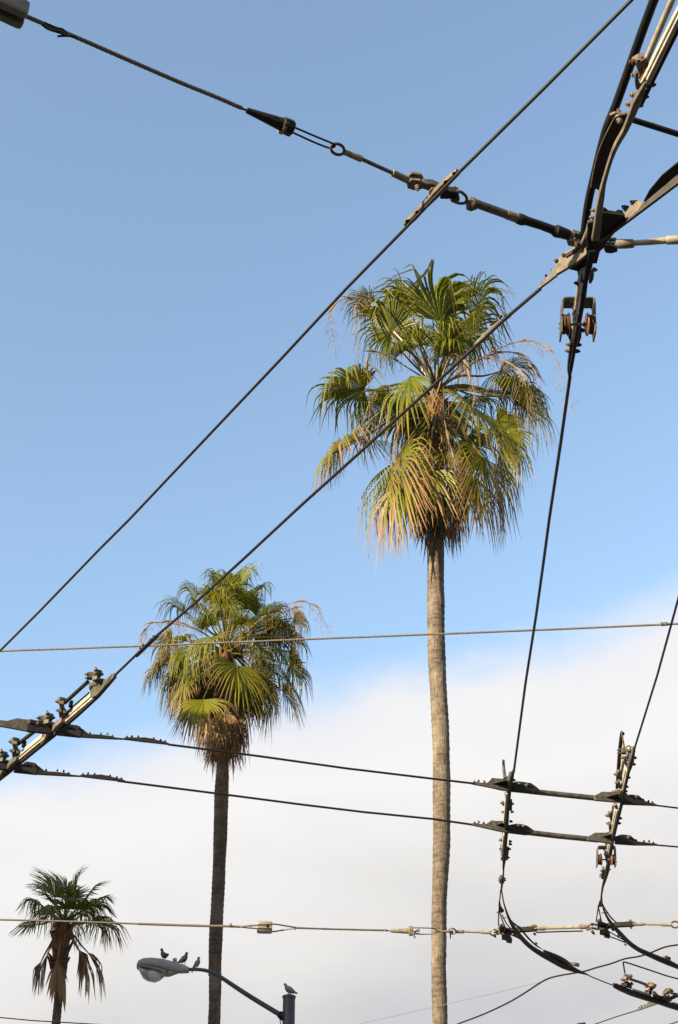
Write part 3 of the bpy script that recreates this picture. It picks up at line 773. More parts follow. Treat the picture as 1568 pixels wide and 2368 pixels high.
lamp.add(MB().tube([lp(1215, 625, -.05), lp(1216, 645, -.05), lp(1224, 700, -.05), lp(1234, 760, -.02)], 4 * ls, 6), 'cable', 'black')
# luminaire: lofted housing
def loft(stations, seg=20, expo=2.6):
    rings = []
    for x, yt, yb, hw in stations:
        a = lp(x, yt); b = lp(x, yb); c = (a + b) / 2; hh = (a - b).length / 2; ring = []
        for k in range(seg):
            t = 2 * math.pi * k / seg; cs, sn = math.cos(t), math.sin(t)
            ring.append(c + Vector((0, 1, 0)) * math.copysign(abs(cs) ** (2 / expo), cs) * hw * ls + UP * math.copysign(abs(sn) ** (2 / expo), sn) * hh)
        rings.append(ring)
    return MB().ring_loft(rings)
hs = lamp.add(loft([(93, 222, 236, 12), (98, 205, 240, 45), (112, 188, 243, 75), (150, 173, 250, 95), (210, 170, 258, 102), (290, 176, 268, 95), (370, 192, 275, 72), (440, 210, 277, 48), (498, 231, 276, 36), (503, 236, 272, 26)]), 'housing', 'lamp_grey')
lamp.add(loft([(330, 262, 300, 30), (345, 262, 304, 40), (365, 266, 296, 42), (395, 270, 285, 30), (415, 272, 282, 16)]), 'latch_cover', 'lamp_grey', parent=hs)
lamp.add(loft([(112, 238, 252, 55), (122, 240, 284, 72), (145, 244, 318, 82), (180, 250, 338, 86), (235, 256, 348, 80), (275, 262, 332, 62), (305, 264, 308, 42), (325, 266, 294, 22)], expo=2.1), 'lens', 'glass', parent=hs)
lamp.add(loft([(94, 232, 242, 22), (105, 232, 246, 70), (150, 238, 256, 98), (210, 246, 266, 105), (280, 258, 284, 92), (330, 268, 300, 60)]), 'lens_rim', 'lamp_grey', parent=hs)
lamp.add(MB().lathe(lp(392, 196), lp(391, 163), [(0, 17 * ls), (.85, 17 * ls), (1, 14 * ls)], 14), 'photocell', 'lamp_grey', parent=hs)
lamp.add(MB().tube([lp(527, 258), lp(527, 274)], 5 * ls, 6), 'clamp_screw', 'dark')

def pigeon(label, spine, widths, wing, feet, beak, mats, dy=0.0):
    fc = lp(feet[0][0], feet[0][1], dy)
    th = Thing('pigeon', label, 'pigeon', fc, 'pigeons on the street lamp')
    P = smooth_path([lp(x, y, dy) for x, y in spine], 5); W = [w * ls for w in lerp_list(widths, len(P))]
    body = th.add(MB().tube(P, W, 14), 'body', mats[0])
    Q = smooth_path([lp(x, y, dy) for x, y in wing[0]], 4)
    for s in (-1, 1):
        off = Vector((0, s, 0)); ww = lerp_list(wing[1], len(Q)); rings = []
        for i, p in enumerate(Q):
            t = (Q[min(i + 1, len(Q) - 1)] - Q[max(i - 1, 0)]).normalized(); u = Vector((0, 1, 0)).cross(t).normalized(); w = ww[i] * ls
            c = p + off * wing[2][min(i * len(wing[2]) // len(Q), len(wing[2]) - 1)] * ls
            rings.append([c + u * math.cos(2 * math.pi * k / 10) * w + off * math.sin(2 * math.pi * k / 10) * w * .28 for k in range(10)])
        th.add(MB().ring_loft(rings), 'wing', mats[1])
    for i, (x, y) in enumerate(feet):
        hip = lp(x - 2 + 4 * i, y - 26, dy + (-.03 + .06 * i)); ft = lp(x, y, dy + (-.03 + .06 * i))
        mb = MB().tube([hip, ft + UP * .004], 2.6 * ls, 6)
        for a in (-.5, 0, .5, 3.14): mb.tube([ft + UP * .004, ft + Vector((math.cos(a) * beak[2], math.sin(a), 0)) * 9 * ls], 1.6 * ls, 5)
        th.add(mb, 'leg', 'pink_leg')
    b0 = lp(*beak[0], dy); b1 = lp(*beak[1], dy)
    th.add(MB().tube([b0, b0.lerp(b1, .5), b1], [4 * ls, 3 * ls, .8 * ls], 8), 'beak', 'beak')
    hd = lp(*beak[3], dy)
    for s in (-1, 1):
        e = hd + Vector((0, s * 8.3 * ls, 0)); th.add(MB().lathe(e, e + Vector((0, s * 2 * ls, 0)), [(0, 2.2 * ls), (.7, 1.8 * ls), (1, .4 * ls)], 8), 'eye', 'rust')
    return th
W8 = [3, 10, 11, 13, 21, 25, 23, 15, 9, 4]
pigeon('dark slate pigeon on the lamp head facing left, leftmost of the three',
       [(281, 96), (286, 91), (292, 96), (293, 108), (297, 124), (306, 138), (317, 142), (329, 138), (339, 133), (346, 130)],
       [3, 9, 10, 11, 18, 23, 21, 14, 8, 4], ([(296, 118), (310, 134), (326, 136), (344, 128)], [6, 15, 11, 3], [19, 20, 16, 8]),
       [(302, 178), (316, 181)], ((282, 97), (275, 101), -1, (287, 94)), ('feather_dark', 'feather_dark'))
pigeon('dark barred pigeon leaning on the lamp head, beside the round photocell',
       [(492, 124), (487, 120), (482, 126), (480, 138), (474, 153), (463, 167), (450, 177), (436, 185), (424, 191), (411, 198)],
       [3, 9, 11, 13, 20, 24, 22, 15, 9, 4], ([(476, 146), (460, 162), (440, 180), (416, 194)], [6, 15, 11, 3], [19, 20, 16, 8]),
       [(450, 209), (470, 214)], ((491, 123), (499, 127), 1, (487, 122)), ('feather_dark', 'feather_wing'))
pigeon('small grey brown pigeon on the lamp arm, nearest the dark trunk',
       [(586, 159), (580, 156), (576, 162), (577, 173), (575, 187), (567, 202), (557, 214), (547, 224), (539, 231), (530, 238)],
       [3, 8, 9, 11, 17, 20, 18, 12, 8, 4], ([(574, 180), (563, 197), (548, 218), (534, 234)], [5, 13, 9, 3], [17, 17, 13, 7]),
       [(560, 239), (572, 241)], ((586, 160), (593, 163), 1, (581, 159)), ('feather_grey', 'feather_wing'))
pigeon('grey brown pigeon on top of the dark lamp post',
       [(1248, 371), (1253, 365), (1259, 369), (1263, 380), (1271, 393), (1284, 405), (1299, 413), (1318, 424), (1334, 431), (1354, 437)],
       [3, 9, 10, 12, 20, 25, 23, 15, 8, 5], ([(1268, 388), (1290, 402), (1315, 417), (1346, 438)], [6, 16, 12, 3], [19, 21, 16, 8]),
       [(1282, 440), (1296, 441)], ((1249, 370), (1242, 374), -1, (1254, 367)), ('feather_grey', 'feather_wing'))



# ================================================================== OVERHEAD WIRES AND FITTINGS
def wire(name, mp, pts, w, label, mat='wire', group=None, dz=0.0, n=4, seg=8, cat='wire', ext=(0, 0), **k):
    P = lev(mp, pts, dz); r = wpx(mp, P[0], w) / 2
    if n > 1: P = smooth_path(P, n)
    P = go_on(P, ext)
    return single(MB().tube(P, r, seg, **k), name, mat, label, cat, P[0], group)
GW = 'trolley wires overhead'
wire('trolley_wire', D, [(1560, -105), (1460, 0), (1262, 200), (1060, 400), (930, 535), (800, 668), (645, 835), (470, 1020), (300, 1200), (230, 1270), (90, 1415), (0, 1505), (-70, 1577)], 9.4,
     'long bare wire on the diagonal from the top edge to the left edge', group=GW, n=1, ext=(12, 25))
wire('trolley_wire', D, [(1250, 667), (1170, 735), (1000, 893), (800, 1075), (700, 1165), (560, 1295), (450, 1395), (350, 1480), (265, 1562)], 8.6,
     'long bare wire from the big black junction down to the lower left rail', group=GW, n=1)
wire('trolley_wire', D, [(1318, 870), (1297, 1020), (1270, 1200), (1258, 1290), (1240, 1420), (1215, 1580), (1188, 1785)], 8.4,
     'bare wire dropping from the roller bracket to the lower right crossing', group=GW, n=1)
wire('trolley_wire', D, [(1610, 1220), (1568, 1385), (1520, 1560), (1464, 1740)], 6.5, 'bare wire entering from the right edge above the far crossing', group=GW, n=1, ext=(14, 0))
wire('trolley_wire', D, [(390, 1721), (600, 1748), (800, 1776), (1000, 1800), (1095, 1811)], 5.6, 'upper of the two near-level wires crossing both palm trunks', group=GW, n=1)
wire('trolley_wire', D, [(272, 1805), (500, 1834), (700, 1860), (840, 1877), (1000, 1893), (1098, 1907)], 5.6, 'lower of the two near-level wires crossing both palm trunks', group=GW, n=1)
wire('trolley_wire', B1, [(1405, 674), (1568, 694), (1720, 715)], 13, 'short wire leaving the upper right crossing arm to the right edge', group=GW, n=1, ext=(0, 20))
wire('trolley_wire', B1, [(1405, 962), (1568, 976), (1720, 990)], 13, 'short wire leaving the lower right crossing arm to the right edge', group=GW, n=1, ext=(0, 20))
wire('trolley_wire', B2, [(890, 898), (960, 930), (1040, 962), (1110, 988)], 9, 'short wire between the left curved runner and the bottom right rail', group=GW, n=1)
wire('trolley_wire', B2, [(1275, 1163), (1120, 1210), (960, 1266), (800, 1325)], 8, 'wire from the toothed clamp to the bottom edge', group=GW, n=1, ext=(0, 20))
wire('trolley_wire', B2, [(1480, 1275), (1568, 1245), (1650, 1218)], 8, 'short wire in the very bottom right corner', group=GW, n=1, ext=(6, 20))
wire('trolley_wire', A8, [(-100, 1402), (0, 1410), (270, 1435), (500, 1448), (760, 1464), (1000, 1480)], 9, 'dark wire in the bottom left corner across the small palm trunk', group=GW, n=1, ext=(14, 14))
wire('overhead_cable', B2, [(-120, 1300, .3), (-10, 1255, .3), (160, 1190, .3), (330, 1110, .3), (450, 1040, .3), (590, 950, .3), (690, 915, .3), (880, 882, .3), (970, 855, .3), (1080, 825, .3), (1180, 790, .3), (1280, 773, .3), (1370, 745, .3), (1470, 705, .3), (1568, 688, .3), (1680, 672, .3)], 11,
     'wavy black cable rising from the bottom edge to the right edge', 'black', cat='cable', ext=(16, 14))
wire('overhead_cable', B2, [(1182, 912, .1), (1174, 850, .13), (1170, 826, .15), (1180, 814, .15), (1280, 845, .15), (1400, 885, .15), (1490, 915, .15), (1580, 938, .15), (1700, 965, .15)], 11,
     'black cable bent in a sharp elbow above the bottom right rail', 'black', cat='cable', ext=(0, 10))
wire('guy_wire', B2, [(-800, 1275, .4), (0, 1093, .4), (590, 955, .4)], 3.6, 'thin pale wire running up to the wavy black cable', 'strand_pale', n=1, ext=(14, 0))
sp = lev(D, [(-80, 1508, .12), (0, 1505, .12), (340, 1493, .12), (700, 1478, .12), (1030, 1465, .12), (1300, 1454, .12), (1568, 1442, .12), (1680, 1437, .12)])
sp = go_on(sp, (10, 10))
fine = []
for i in range(len(sp) - 1): fine += [sp[i].lerp(sp[i + 1], k / 60) for k in range(60)]
single(MB().tube(fine, wpx(D, sp[3], 4.9) / 2, 12, lobes=6, twist=70, depth=.05), 'span_wire', 'strand_pale', 'pale twisted span wire right across behind the two tall palm crowns', 'wire', sp[0], 'span wires')
mbn = Thing('wire_tie', 'small tie on the pale span wire by the right edge', 'wire tie', lev(D, [(1535, 1441, .12)])[0])
mbn.add(pipe(D, [(1528, 1443, .12), (1545, 1442, .12)], 9), 'sleeve', 'strand')
mbn.add(pipe(D, [(1537, 1441, .12), (1541, 1445, .10)], 4), 'tail', 'strand')

# ---- top left: strand insulator, strand, wedge grip, rods
DZ = .10
a, b = lev(A1, [(-95, -22), (116, 74)], DZ); u = (b - a).normalized()
ins = Thing('strain_insulator', 'grey glazed strain insulator block in the top left corner', 'insulator', a)
v = u.cross(UP).normalized(); w = v.cross(u).normalized()
k = wpx(A1, b, 1.0)
def ins_ring(c, s):
    q = [(-50, 46), (50, 46), (56, 38), (56, -30), (48, -44), (20, -46), (15, -40), (14, -8), (-14, -8), (-15, -40), (-20, -46), (-48, -44), (-56, -30), (-56, 38)]
    return [c + v * x * k * s + w * y * k * s for x, y in q]
ins.add(MB().ring_loft([ins_ring(a, .8), ins_ring(a.lerp(b, .06), .98), ins_ring(a.lerp(b, .9), 1), ins_ring(a.lerp(b, .97), .95), ins_ring(b, .82)]), 'body', 'porcelain', ang=30, bevel=.002)
ins.add(MB().lathe(a.lerp(b, .3) - v * 20 * k, a.lerp(b, .3) + v * 20 * k, [(0, 17 * k), (.5, 14 * k), (1, 17 * k)], 14), 'cable_groove', 'porcelain')
sp = smooth_path(lev(A1, [(-60, 5), (10, 32), (60, 50), (120, 74), (200, 108), (340, 166), (560, 262), (800, 366), (960, 431), (1085, 485)], DZ - .018), 40)
sw = Thing('span_wire', 'thick twisted steel strand sloping down from the top left insulator', 'wire', sp[0], 'span wires')
sw.add(pipe(A1, [(-95, -22), (-140, -43)], 19, DZ, ext=(0, 12)), 'strand', 'strand')
sw.add(MB().tube(sp, wpx(A1, sp[200], 19) / 2, 14, lobes=7, twist=48, depth=.10), 'strand', 'strand')
sw.add(pipe(A1, [(190, 112), (215, 130), (250, 142), (285, 152), (310, 158)], 9, DZ - .035, n=4), 'loose_strand', 'dark')
sw.add(pipe(A1, [(200, 100), (245, 122), (280, 130), (298, 146)], 8, DZ - .03, n=4), 'loose_strand', 'black')
sw.add(pipe(A1, [(258, 163), (285, 160), (318, 160), (345, 168)], [8, 12, 14, 6], DZ - .04, n=3), 'loose_strand', 'black')
sw.add(pipe(A1, [(1080, 484), (1112, 497)], 10, DZ - .018), 'strand_end', 'dark')
gr = Thing('wedge_grip', 'dark conical wedge grip with wire bail at the end of the thick strand', 'wire grip', lev(A1, [(1105, 494)], DZ)[0], 'wedge grips')
a, b = lev(A1, [(1106, 494), (1268, 559)], DZ - .018); q = wpx(A1, a, 1)
gr.add(MB().lathe(a, b, [(0, 7 * q), (0, 13 * q), (.05, 14 * q), (.5, 22 * q), (1, 31 * q)], 20), 'cone', 'dark', ang=50)
a2, b2 = lev(A1, [(1262, 556), (1312, 579)], DZ - .018)
gr.add(MB().lathe(a2, b2, [(0, 34 * q), (.1, 39 * q), (.9, 39 * q), (1, 33 * q)], 8), 'collar', 'dark', bevel=.002, smooth=False)
a2, b2 = lev(A1, [(1264, 560), (1276, 566)], DZ - .018)
gr.add(MB().lathe(a2, b2, [(0, 40 * q), (1, 40.5 * q)], 20), 'retaining_ring', 'tan')
gr.add(pipe(A1, [(1225, 522), (1252, 533)], 7, DZ - .06), 'slot_pin', 'black')
gr.add(pipe(A1, [(1305, 564), (1400, 605), (1480, 638), (1498, 647), (1500, 656), (1484, 662), (1466, 660), (1400, 634), (1305, 590)], 9, DZ - .018, n=4), 'bail', 'dark')
rd = Thing('tension_rod', 'weathered eye rod and clevis between the wedge grip and the wire crossing', 'tension rod', lev(A2, [(155, 203)], DZ)[0], 'tension rods')
c, e, f_ = lev(A2, [(156, 204), (190, 218), (140, 228)], DZ - .018); uu = (e - c).normalized(); q = wpx(A2, c, 1)
vv = uu.cross((CAM - c).normalized()).normalized()
rd.add(MB().torus(c, uu, vv, 30 * q, 21 * q, 6.5 * q), 'eye', 'rust')
rd.add(pipe(A2, [(184, 216), (255, 244)], [24, 30], DZ - .018, seg=14), 'ferrule', 'tan')
rd.add(pipe(A2, [(250, 242), (392, 306)], 17, DZ - .018, seg=12), 'rod', 'steel_grey')
rd.add(pipe(A2, [(384, 302), (392, 306), (448, 332)], [30, 30, 32], DZ - .018, seg=14), 'ferrule', 'tan')
for dz, yo in ((.028, -12), (-.012, 14)):
    rd.add(flat(A2, [(443, 330 + yo), (462, 312 + yo), (500, 316 + yo), (513, 335 + yo), (505, 352 + yo), (470, 356 + yo), (446, 348 + yo)], 13, DZ - .018 + dz), 'clevis_plate', 'steel', bevel=BV, smooth=False)
p = lev(A2, [(487, 362)], DZ - .05)[0]; bolt(rd, p, -UP, 10 * q, 'steel'); bolt(rd, lev(A2, [(483, 312)], DZ + .05)[0], UP, 9 * q, 'rust')
ear = Thing('wire_hanger', 'tan hanger bar with four holes clamping the diagonal wire at the crossing', 'hanger', lev(A2, [(555, 385)], .04)[0])
ear.add(bar(A2, [(437, 516), (470, 486), (520, 432), (560, 390), (610, 338), (655, 296)], [24, 27, 27, 34, 30, 24], [24, 26, 26, 30, 26, 24], .022), 'bar', 'steel', bevel=BV)
for x, y in ((642, 305), (606, 340), (488, 465), (447, 502)):
    c = lev(A2, [(x, y)], .008)[0]; ear.add(MB().lathe(c, c + UP * -.0035, [(0, 11 * q), (.6, 11 * q), (1, 8 * q)], 14), 'hole_disc', 'dark')  # dark discs paint the shade inside the bar's holes
ear.add(bar(A2, [(505, 345), (540, 352), (585, 372)], [28, 40, 40], 34, DZ - .02), 'yoke', 'steel_grey', bevel=BV)
ear.add(bar(A2, [(582, 384), (612, 384), (655, 384)], [44, 46, 34], 34, DZ - .015), 'yoke', 'dark', bevel=BV)
c0, c1 = lev(A2, [(556, 386)], .02)[0], lev(A2, [(548, 372)], DZ)[0]
ear.add(MB().lathe(c0, c1, [(0, 22 * q), (1, 16 * q)], 16), 'boss', 'steel')
shk = Thing('shackle', 'rusty shackle with bolts between the hanger and the insulated rod', 'shackle', lev(A2, [(645, 395)], DZ)[0])
shk.add(pipe(A2, [(634, 382), (660, 378), (684, 394), (692, 410), (684, 426), (660, 428), (640, 420)], 13, DZ - .02, n=4), 'bow', 'steel')
c = lev(A2, [(643, 412)], DZ - .03)[0]; shk.add(MB().lathe(c + UP * .05, c, [(0, 19 * q), (1, 21 * q)], 16), 'boss', 'steel')
bolt(shk, c, -UP, 10 * q, 'rust'); bolt(shk, lev(A2, [(640, 370)], DZ + .03)[0], UP, 10 * q, 'steel')
ir = Thing('tension_rod', 'insulated rod, pale upper half and black lower half, ending at the big junction', 'tension rod', lev(A2, [(712, 435)], DZ)[0], 'tension rods')
ir.add(bar(A2, [(692, 430), (708, 432), (730, 428)], [34, 52, 40], 40, DZ - .02), 'eye_block', 'steel', bevel=BV)
bolt(ir, lev(A2, [(722, 432)], DZ - .05)[0], Vector((.2, -.7, -.5)), 11 * q, 'rust')
ir.add(pipe(A2, [(715, 424), (780, 447), (858, 475)], 36, DZ - .02, seg=18), 'tube', 'steel_grey')
ir.add(pipe(A2, [(856, 474), (862, 476), (905, 491)], [38, 40, 40], DZ - .02, seg=18), 'ferrule', 'tan')
ir.add(pipe(A2, [(897, 489), (904, 491), (922, 497), (940, 501), (1000, 520), (1056, 541)], [38, 46, 48, 38, 36, 37], DZ - .02, seg=18), 'tube', 'dark')
ir.add(pipe(A2, [(1048, 538), (1058, 542), (1062, 543), (1085, 550), (1112, 559)], [38, 48, 54, 48, 44], DZ - .02, seg=18), 'ferrule', 'dark')
ir.add(pipe(A2, [(1106, 558), (1128, 566)], [40, 44], DZ - .02, seg=14), 'socket', 'steel')
for poly, dz in (([(1112, 552), (1130, 541), (1160, 550), (1167, 560), (1158, 568), (1122, 562)], .0), ([(1106, 586), (1120, 576), (1160, 586), (1167, 596), (1155, 606), (1112, 598)], -.045)):
    ir.add(flat(A2, poly, 18, DZ + dz), 'clevis_plate', 'steel', bevel=BV, smooth=False)
ir.add(pipe(A2, [(1142, 570, DZ), (1162, 574, DZ), (1186, 582, DZ - .02)], 12), 'link', 'steel')
bolt(ir, lev(A2, [(1145, 598)], DZ - .06)[0], -UP, 10 * q, 'rust')

# ---- big junction at upper right
J = Thing('wire_junction', 'big black wire junction where all the upper right arms meet', 'wire junction', lev(A4, [(680, 480)], 0)[0])
J.add(flat(A4, [(640, 230), (692, 215), (772, 118), (1022, 150), (1030, 200), (860, 395), (800, 488), (765, 520), (700, 600), (640, 640), (560, 600), (600, 545), (640, 470)], 26, .02), 'centre_plate', 'dark', bevel=BV, smooth=False)
J.add(flat(A4, [(440, 700), (560, 590), (660, 600), (640, 735), (545, 728)], 14, .05), 'gusset_plate', 'dark', bevel=BV, smooth=False)
J.add(flat(A4, [(765, 520), (750, 580), (735, 640), (692, 640), (700, 560), (730, 500)], 30, .04), 'side_plate', 'dark', bevel=BV, smooth=False)
J.add(flat(A4, [(770, 128), (950, 150), (1015, 150), (1010, 138), (830, 112)], 40, .05), 'top_flange', 'dark', bevel=BV, smooth=False)
J.add(bar(A4, [(668, 225), (640, 330), (600, 480)], [45, 40, 90], [60, 60, 50], .045), 'lug', 'steel', bevel=BV)
J.add(bar(A4, [(664, 260), (655, 330), (640, 400)], [26, 30, 40], 40, .02), 'lug_web', 'dark', bevel=BV)
# lower left arm with its stepped clamp
f = Fin(A4, (140, 908), (640, 545))
J.add(f.plate([(640, 440), (585, 470), (540, 475), (405, 545), (385, 575), (340, 620), (322, 680), (330, 765), (420, 712), (540, 640), (640, 560)], 34), 'arm', 'steel', bevel=.002, smooth=False)
J.add(f.plate([(325, 690), (300, 700), (280, 725), (255, 770), (235, 790), (205, 800), (205, 825), (165, 850), (135, 885), (132, 902), (152, 908), (328, 775)], 26), 'splice_clamp', 'steel_grey', bevel=BV, smooth=False)
J.add(f.plate([(540, 478), (415, 560), (418, 590), (540, 510)], 12, off=.012), 'slot_lip', 'dark', smooth=False)
for x, y, r in ((328, 625, 22), (403, 566, 22)): f.face(J, x, y, r, 34, 'steel')
for x, y in ((215, 772), (276, 722), (172, 852)): f.stud(J, x, y, 12, 'rust')
# upper right arm and its black side plate
f = Fin(A3, (760, 2270), (1452, 1745))
J.add(f.plate([(700, 2290), (960, 2060), (1000, 1970), (1060, 1905), (1140, 1925), (1300, 1790), (1480, 1640), (1620, 1510), (1620, 1620), (1452, 1745), (1000, 2085), (790, 2240)], 30), 'arm', 'iron_shaded', bevel=.002, smooth=False)
J.add(f.plate([(948, 2090), (965, 2020), (1000, 1968), (1060, 1900), (1100, 1905), (1132, 1925), (1085, 2000), (1020, 2060)], 36), 'sunlit_patch', 'steel', bevel=BV, smooth=False)  # paler plate paints the sunlit patch of the arm
J.add(flat(A3, [(1125, 1905), (1180, 1800), (1300, 1655), (1452, 1530), (1600, 1415), (1600, 1560), (1452, 1660), (1300, 1780), (1140, 1912)], 14, .06), 'side_wing', 'dark', bevel=BV, smooth=False)
for x, y, r in ((1040, 1930, 26), (960, 1975, 26), (905, 2015, 22)):
    p = f.p(x, y); bolt(J, p + f.n * -.0, Vector((-.8, -.35, .25)), wpx(A3, p, r), 'dark')
J.add(bar(A3, [(1590, 1600), (1640, 1560)], 34, 100, .03, ext=(0, 6)), 'arm', 'iron_shaded', bevel=BV)
# curved runner going up
J.add(bar(A3, [(665, 2260), (690, 2110), (705, 1960), (722, 1860), (745, 1740), (772, 1640), (805, 1530), (845, 1420), (890, 1330), (940, 1245), (985, 1150), (1020, 1060), (1060, 960), (1105, 870), (1145, 780)], [70, 70, 62, 58, 40, 34, 34, 40, 44, 50, 56, 70, 80, 62, 26], [70, 70, 70, 70, 60, 60, 60, 60, 60, 60, 60, 66, 70, 56, 26], .0, n=3), 'curved_runner', 'steel', bevel=BV)
J.add(flat(A3, [(838, 1122), (880, 1098), (985, 1072), (985, 1150), (935, 1240), (880, 1340), (835, 1440), (795, 1545), (765, 1650), (735, 1760), (720, 1815), (680, 1790), (622, 1772), (632, 1690), (655, 1590), (695, 1440), (755, 1290)], 12, .045), 'curved_flange', 'dark', bevel=BV, smooth=False)
J.add(pipe(A3, [(846, 1120), (760, 1288), (698, 1442), (656, 1600), (626, 1772)], 12, .04, n=4), 'flange_lip', 'steel')
J.add(bar(A3, [(812, 1100), (850, 1085), (920, 1090), (985, 1075)], [50, 60, 44, 36], 34, .075), 'anchor_lug', 'steel', bevel=BV)
c = lev(A3, [(895, 1145)], .04)[0]; q3 = wpx(A3, c, 1)
J.add(MB().lathe(c + UP * .02, c + UP * -.012, [(0, 42 * q3), (.5, 40 * q3), (.8, 30 * q3), (1, 12 * q3)], 18), 'rivet_head', 'steel')
bolt(J, lev(A3, [(892, 1080)], .09)[0], UP, 26 * q3, 'rust')
bolt(J, lev(A3, [(886, 1050)], .12)[0], UP, 16 * q3, 'rust')
for x, y in ((1028, 900), (988, 985)): bolt(J, lev(A3, [(x + 6, y)], .02)[0], Vector((-1, -.1, -.05)), 24 * q3, 'tan')
for x, y in ((1152, 915), (1098, 1000)): bolt(J, lev(A3, [(x - 10, y)], .02)[0], Vector((1, .1, 0)), 18 * q3, 'dark')
for x, y in ((645, 1990), (632, 2058)): bolt(J, lev(A3, [(x + 12, y)], .03)[0], Vector((-1, -.1, -.05)), 20 * q3, 'tan')
bolt(J, lev(A3, [(745, 1985)], .05)[0], Vector((1, .2, .1)), 20 * q3, 'dark')
c = Thing('section_rail', 'pale rail with cream rod and bolted bracket leaving at the top right', 'rail', lev(A3, [(1140, 790)], .02)[0], 'section rails')
c.add(bar(A3, [(1108, 800), (1280, 440), (1470, 60), (1560, -120)], 34, 60, .035, ext=(0, 7)), 'rail', 'rail', bevel=BV)
c.add(bar(A3, [(1138, 820), (1310, 470), (1490, 110), (1580, -70)], 40, 40, .018, ext=(0, 7)), 'rail_flange', 'rail', bevel=BV)
c.add(bar(A3, [(1110, 985), (1165, 860), (1330, 520), (1480, 215), (1590, -10)], [20, 34, 40, 44, 44], 34, .0, ext=(0, 7)), 'runner', 'black', bevel=BV)
c.add(pipe(A3, [(1138, 600), (1240, 360), (1330, 150), (1395, 0), (1440, -100)], 62, .085, seg=18, ext=(0, 7)), 'insulating_rod', 'pale_rod')
f = Fin(A3, (1000, 900), (1160, 560), .03)
c.add(bar(A3, [(1025, 575, .1), (1080, 545, .1), (1130, 540, .1)], [50, 62, 56], 56), 'cap', 'steel', bevel=.002)
c.add(bar(A3, [(1080, 555), (1088, 620), (1110, 690), (1085, 740)], [50, 66, 56, 30], 30, .07, n=3), 'bracket', 'steel', bevel=BV)
c.add(bar(A3, [(1120, 560), (1150, 620), (1140, 690), (1100, 760)], [60, 60, 44, 30], 24, .055, n=3), 'strap', 'rust', bevel=BV)
c.add(bar(A3, [(1062, 680), (1058, 760), (1080, 820), (1130, 850)], [26, 34, 60, 60], 40, .03, n=3), 'saddle', 'steel_grey', bevel=BV)
for x, y, m_ in ((1022, 588, 'rust'), (1038, 712, 'steel')): bolt(c, lev(A3, [(x + 16, y)], .085)[0], Vector((-1, -.25, -.1)), 26 * q3, m_)
bolt(c, lev(A3, [(1196, 800)], .03)[0], Vector((1, .1, 0)), 24 * q3, 'dark')
fc = wire('feeder_cable', A3, [(555, 2270, .10), (580, 2060, .12), (605, 1900, .13), (650, 1700, .14), (760, 1260, .16), (860, 1000, .18), (990, 640, .2), (1100, 330, .2), (1200, 60, .2), (1260, -100, .2)], 78, 'thick black ribbed cable climbing beside the curved arm to the top edge', 'black', cat='cable', seg=14, ext=(0, 9))
wire('feeder_cable', A3, [(1000, 1128, .08), (1040, 1141, .08), (1250, 1207, .08), (1452, 1271, .08), (1600, 1318, .08)], 58, 'short dark cable from the curved arm to the right edge', 'dark', cat='cable', seg=12, ext=(0, 7))
rr = Thing('tension_rod', 'cream and tan rod leaving the big junction to the right edge', 'tension rod', lev(A4, [(840, 420)], .05)[0], 'tension rods')
rr.add(flat(A4, [(850, 420), (865, 392), (930, 390), (945, 412), (940, 455), (920, 420)], 26, .07), 'clevis_plate', 'steel', bevel=BV, smooth=False)
rr.add(flat(A4, [(808, 500), (812, 470), (850, 462), (945, 470), (945, 520), (880, 538), (825, 530)], 30, .02), 'clevis_plate', 'dark', bevel=BV, smooth=False)
rr.add(pipe(A4, [(800, 445), (850, 440), (920, 445)], 26, .05), 'link', 'dark')
rr.add(pipe(A4, [(935, 452), (945, 450), (1030, 448), (1105, 445), (1115, 443)], [80, 98, 100, 92, 84], .05, seg=18), 'ferrule', 'tan')
rr.add(pipe(A4, [(1110, 440), (1250, 432), (1450, 412)], [58, 62, 72], .05, seg=16), 'rod', 'pale_rod')
rr.add(pipe(A4, [(1445, 412), (1455, 411), (1568, 408), (1700, 404)], [80, 92, 92, 92], .05, seg=18, ext=(0, 6)), 'ferrule', 'pale_rod')

# ---- lower arm: section insulator with rollers
S = Thing('section_insulator', 'pale rail with dark runner hanging below the big junction', 'section insulator', lev(A4, [(620, 740)], 0)[0], 'section rails')
S.add(bar(A4, [(592, 700), (578, 820), (560, 960), (528, 1200), (500, 1420), (488, 1480)], 26, [80, 110, 110, 100, 84, 60], .03, roll=ROLL), 'rail', 'rail', bevel=BV)
S.add(bar(A4, [(640, 700), (628, 820), (600, 960), (560, 1200), (528, 1420), (515, 1500)], [40, 36, 60, 50, 40, 30], 30, .0), 'rail_flange', 'steel_grey', bevel=BV)
S.add(bar(A4, [(690, 520), (655, 690), (622, 830), (600, 940), (560, 1200), (515, 1450), (500, 1560), (475, 1700), (458, 1810), (445, 1920)], [70, 60, 40, 34, 32, 34, 36, 36, 24, 16], 26, -.012, n=2), 'runner', 'black', bevel=BV)
S.add(bar(A4, [(560, 730), (570, 790), (600, 830)], [44, 44, 30], 56, .03), 'clamp', 'olive', bevel=BV)
S.add(bar(A4, [(688, 730), (682, 790), (664, 835)], [34, 38, 26], 56, .03), 'clamp', 'olive', bevel=BV)
S.add(bar(A4, [(468, 1290), (460, 1390), (490, 1450)], [40, 36, 30], 56, .03), 'clamp', 'dark', bevel=BV)
S.add(bar(A4, [(560, 1300), (558, 1390), (540, 1450)], [40, 34, 26], 56, .03), 'clamp', 'dark', bevel=BV)
S.add(bar(A4, [(492, 1440), (482, 1540), (462, 1640), (450, 1740), (452, 1810)], [60, 56, 44, 34, 16], 60, .02), 'end_clamp', 'dark', bevel=BV)
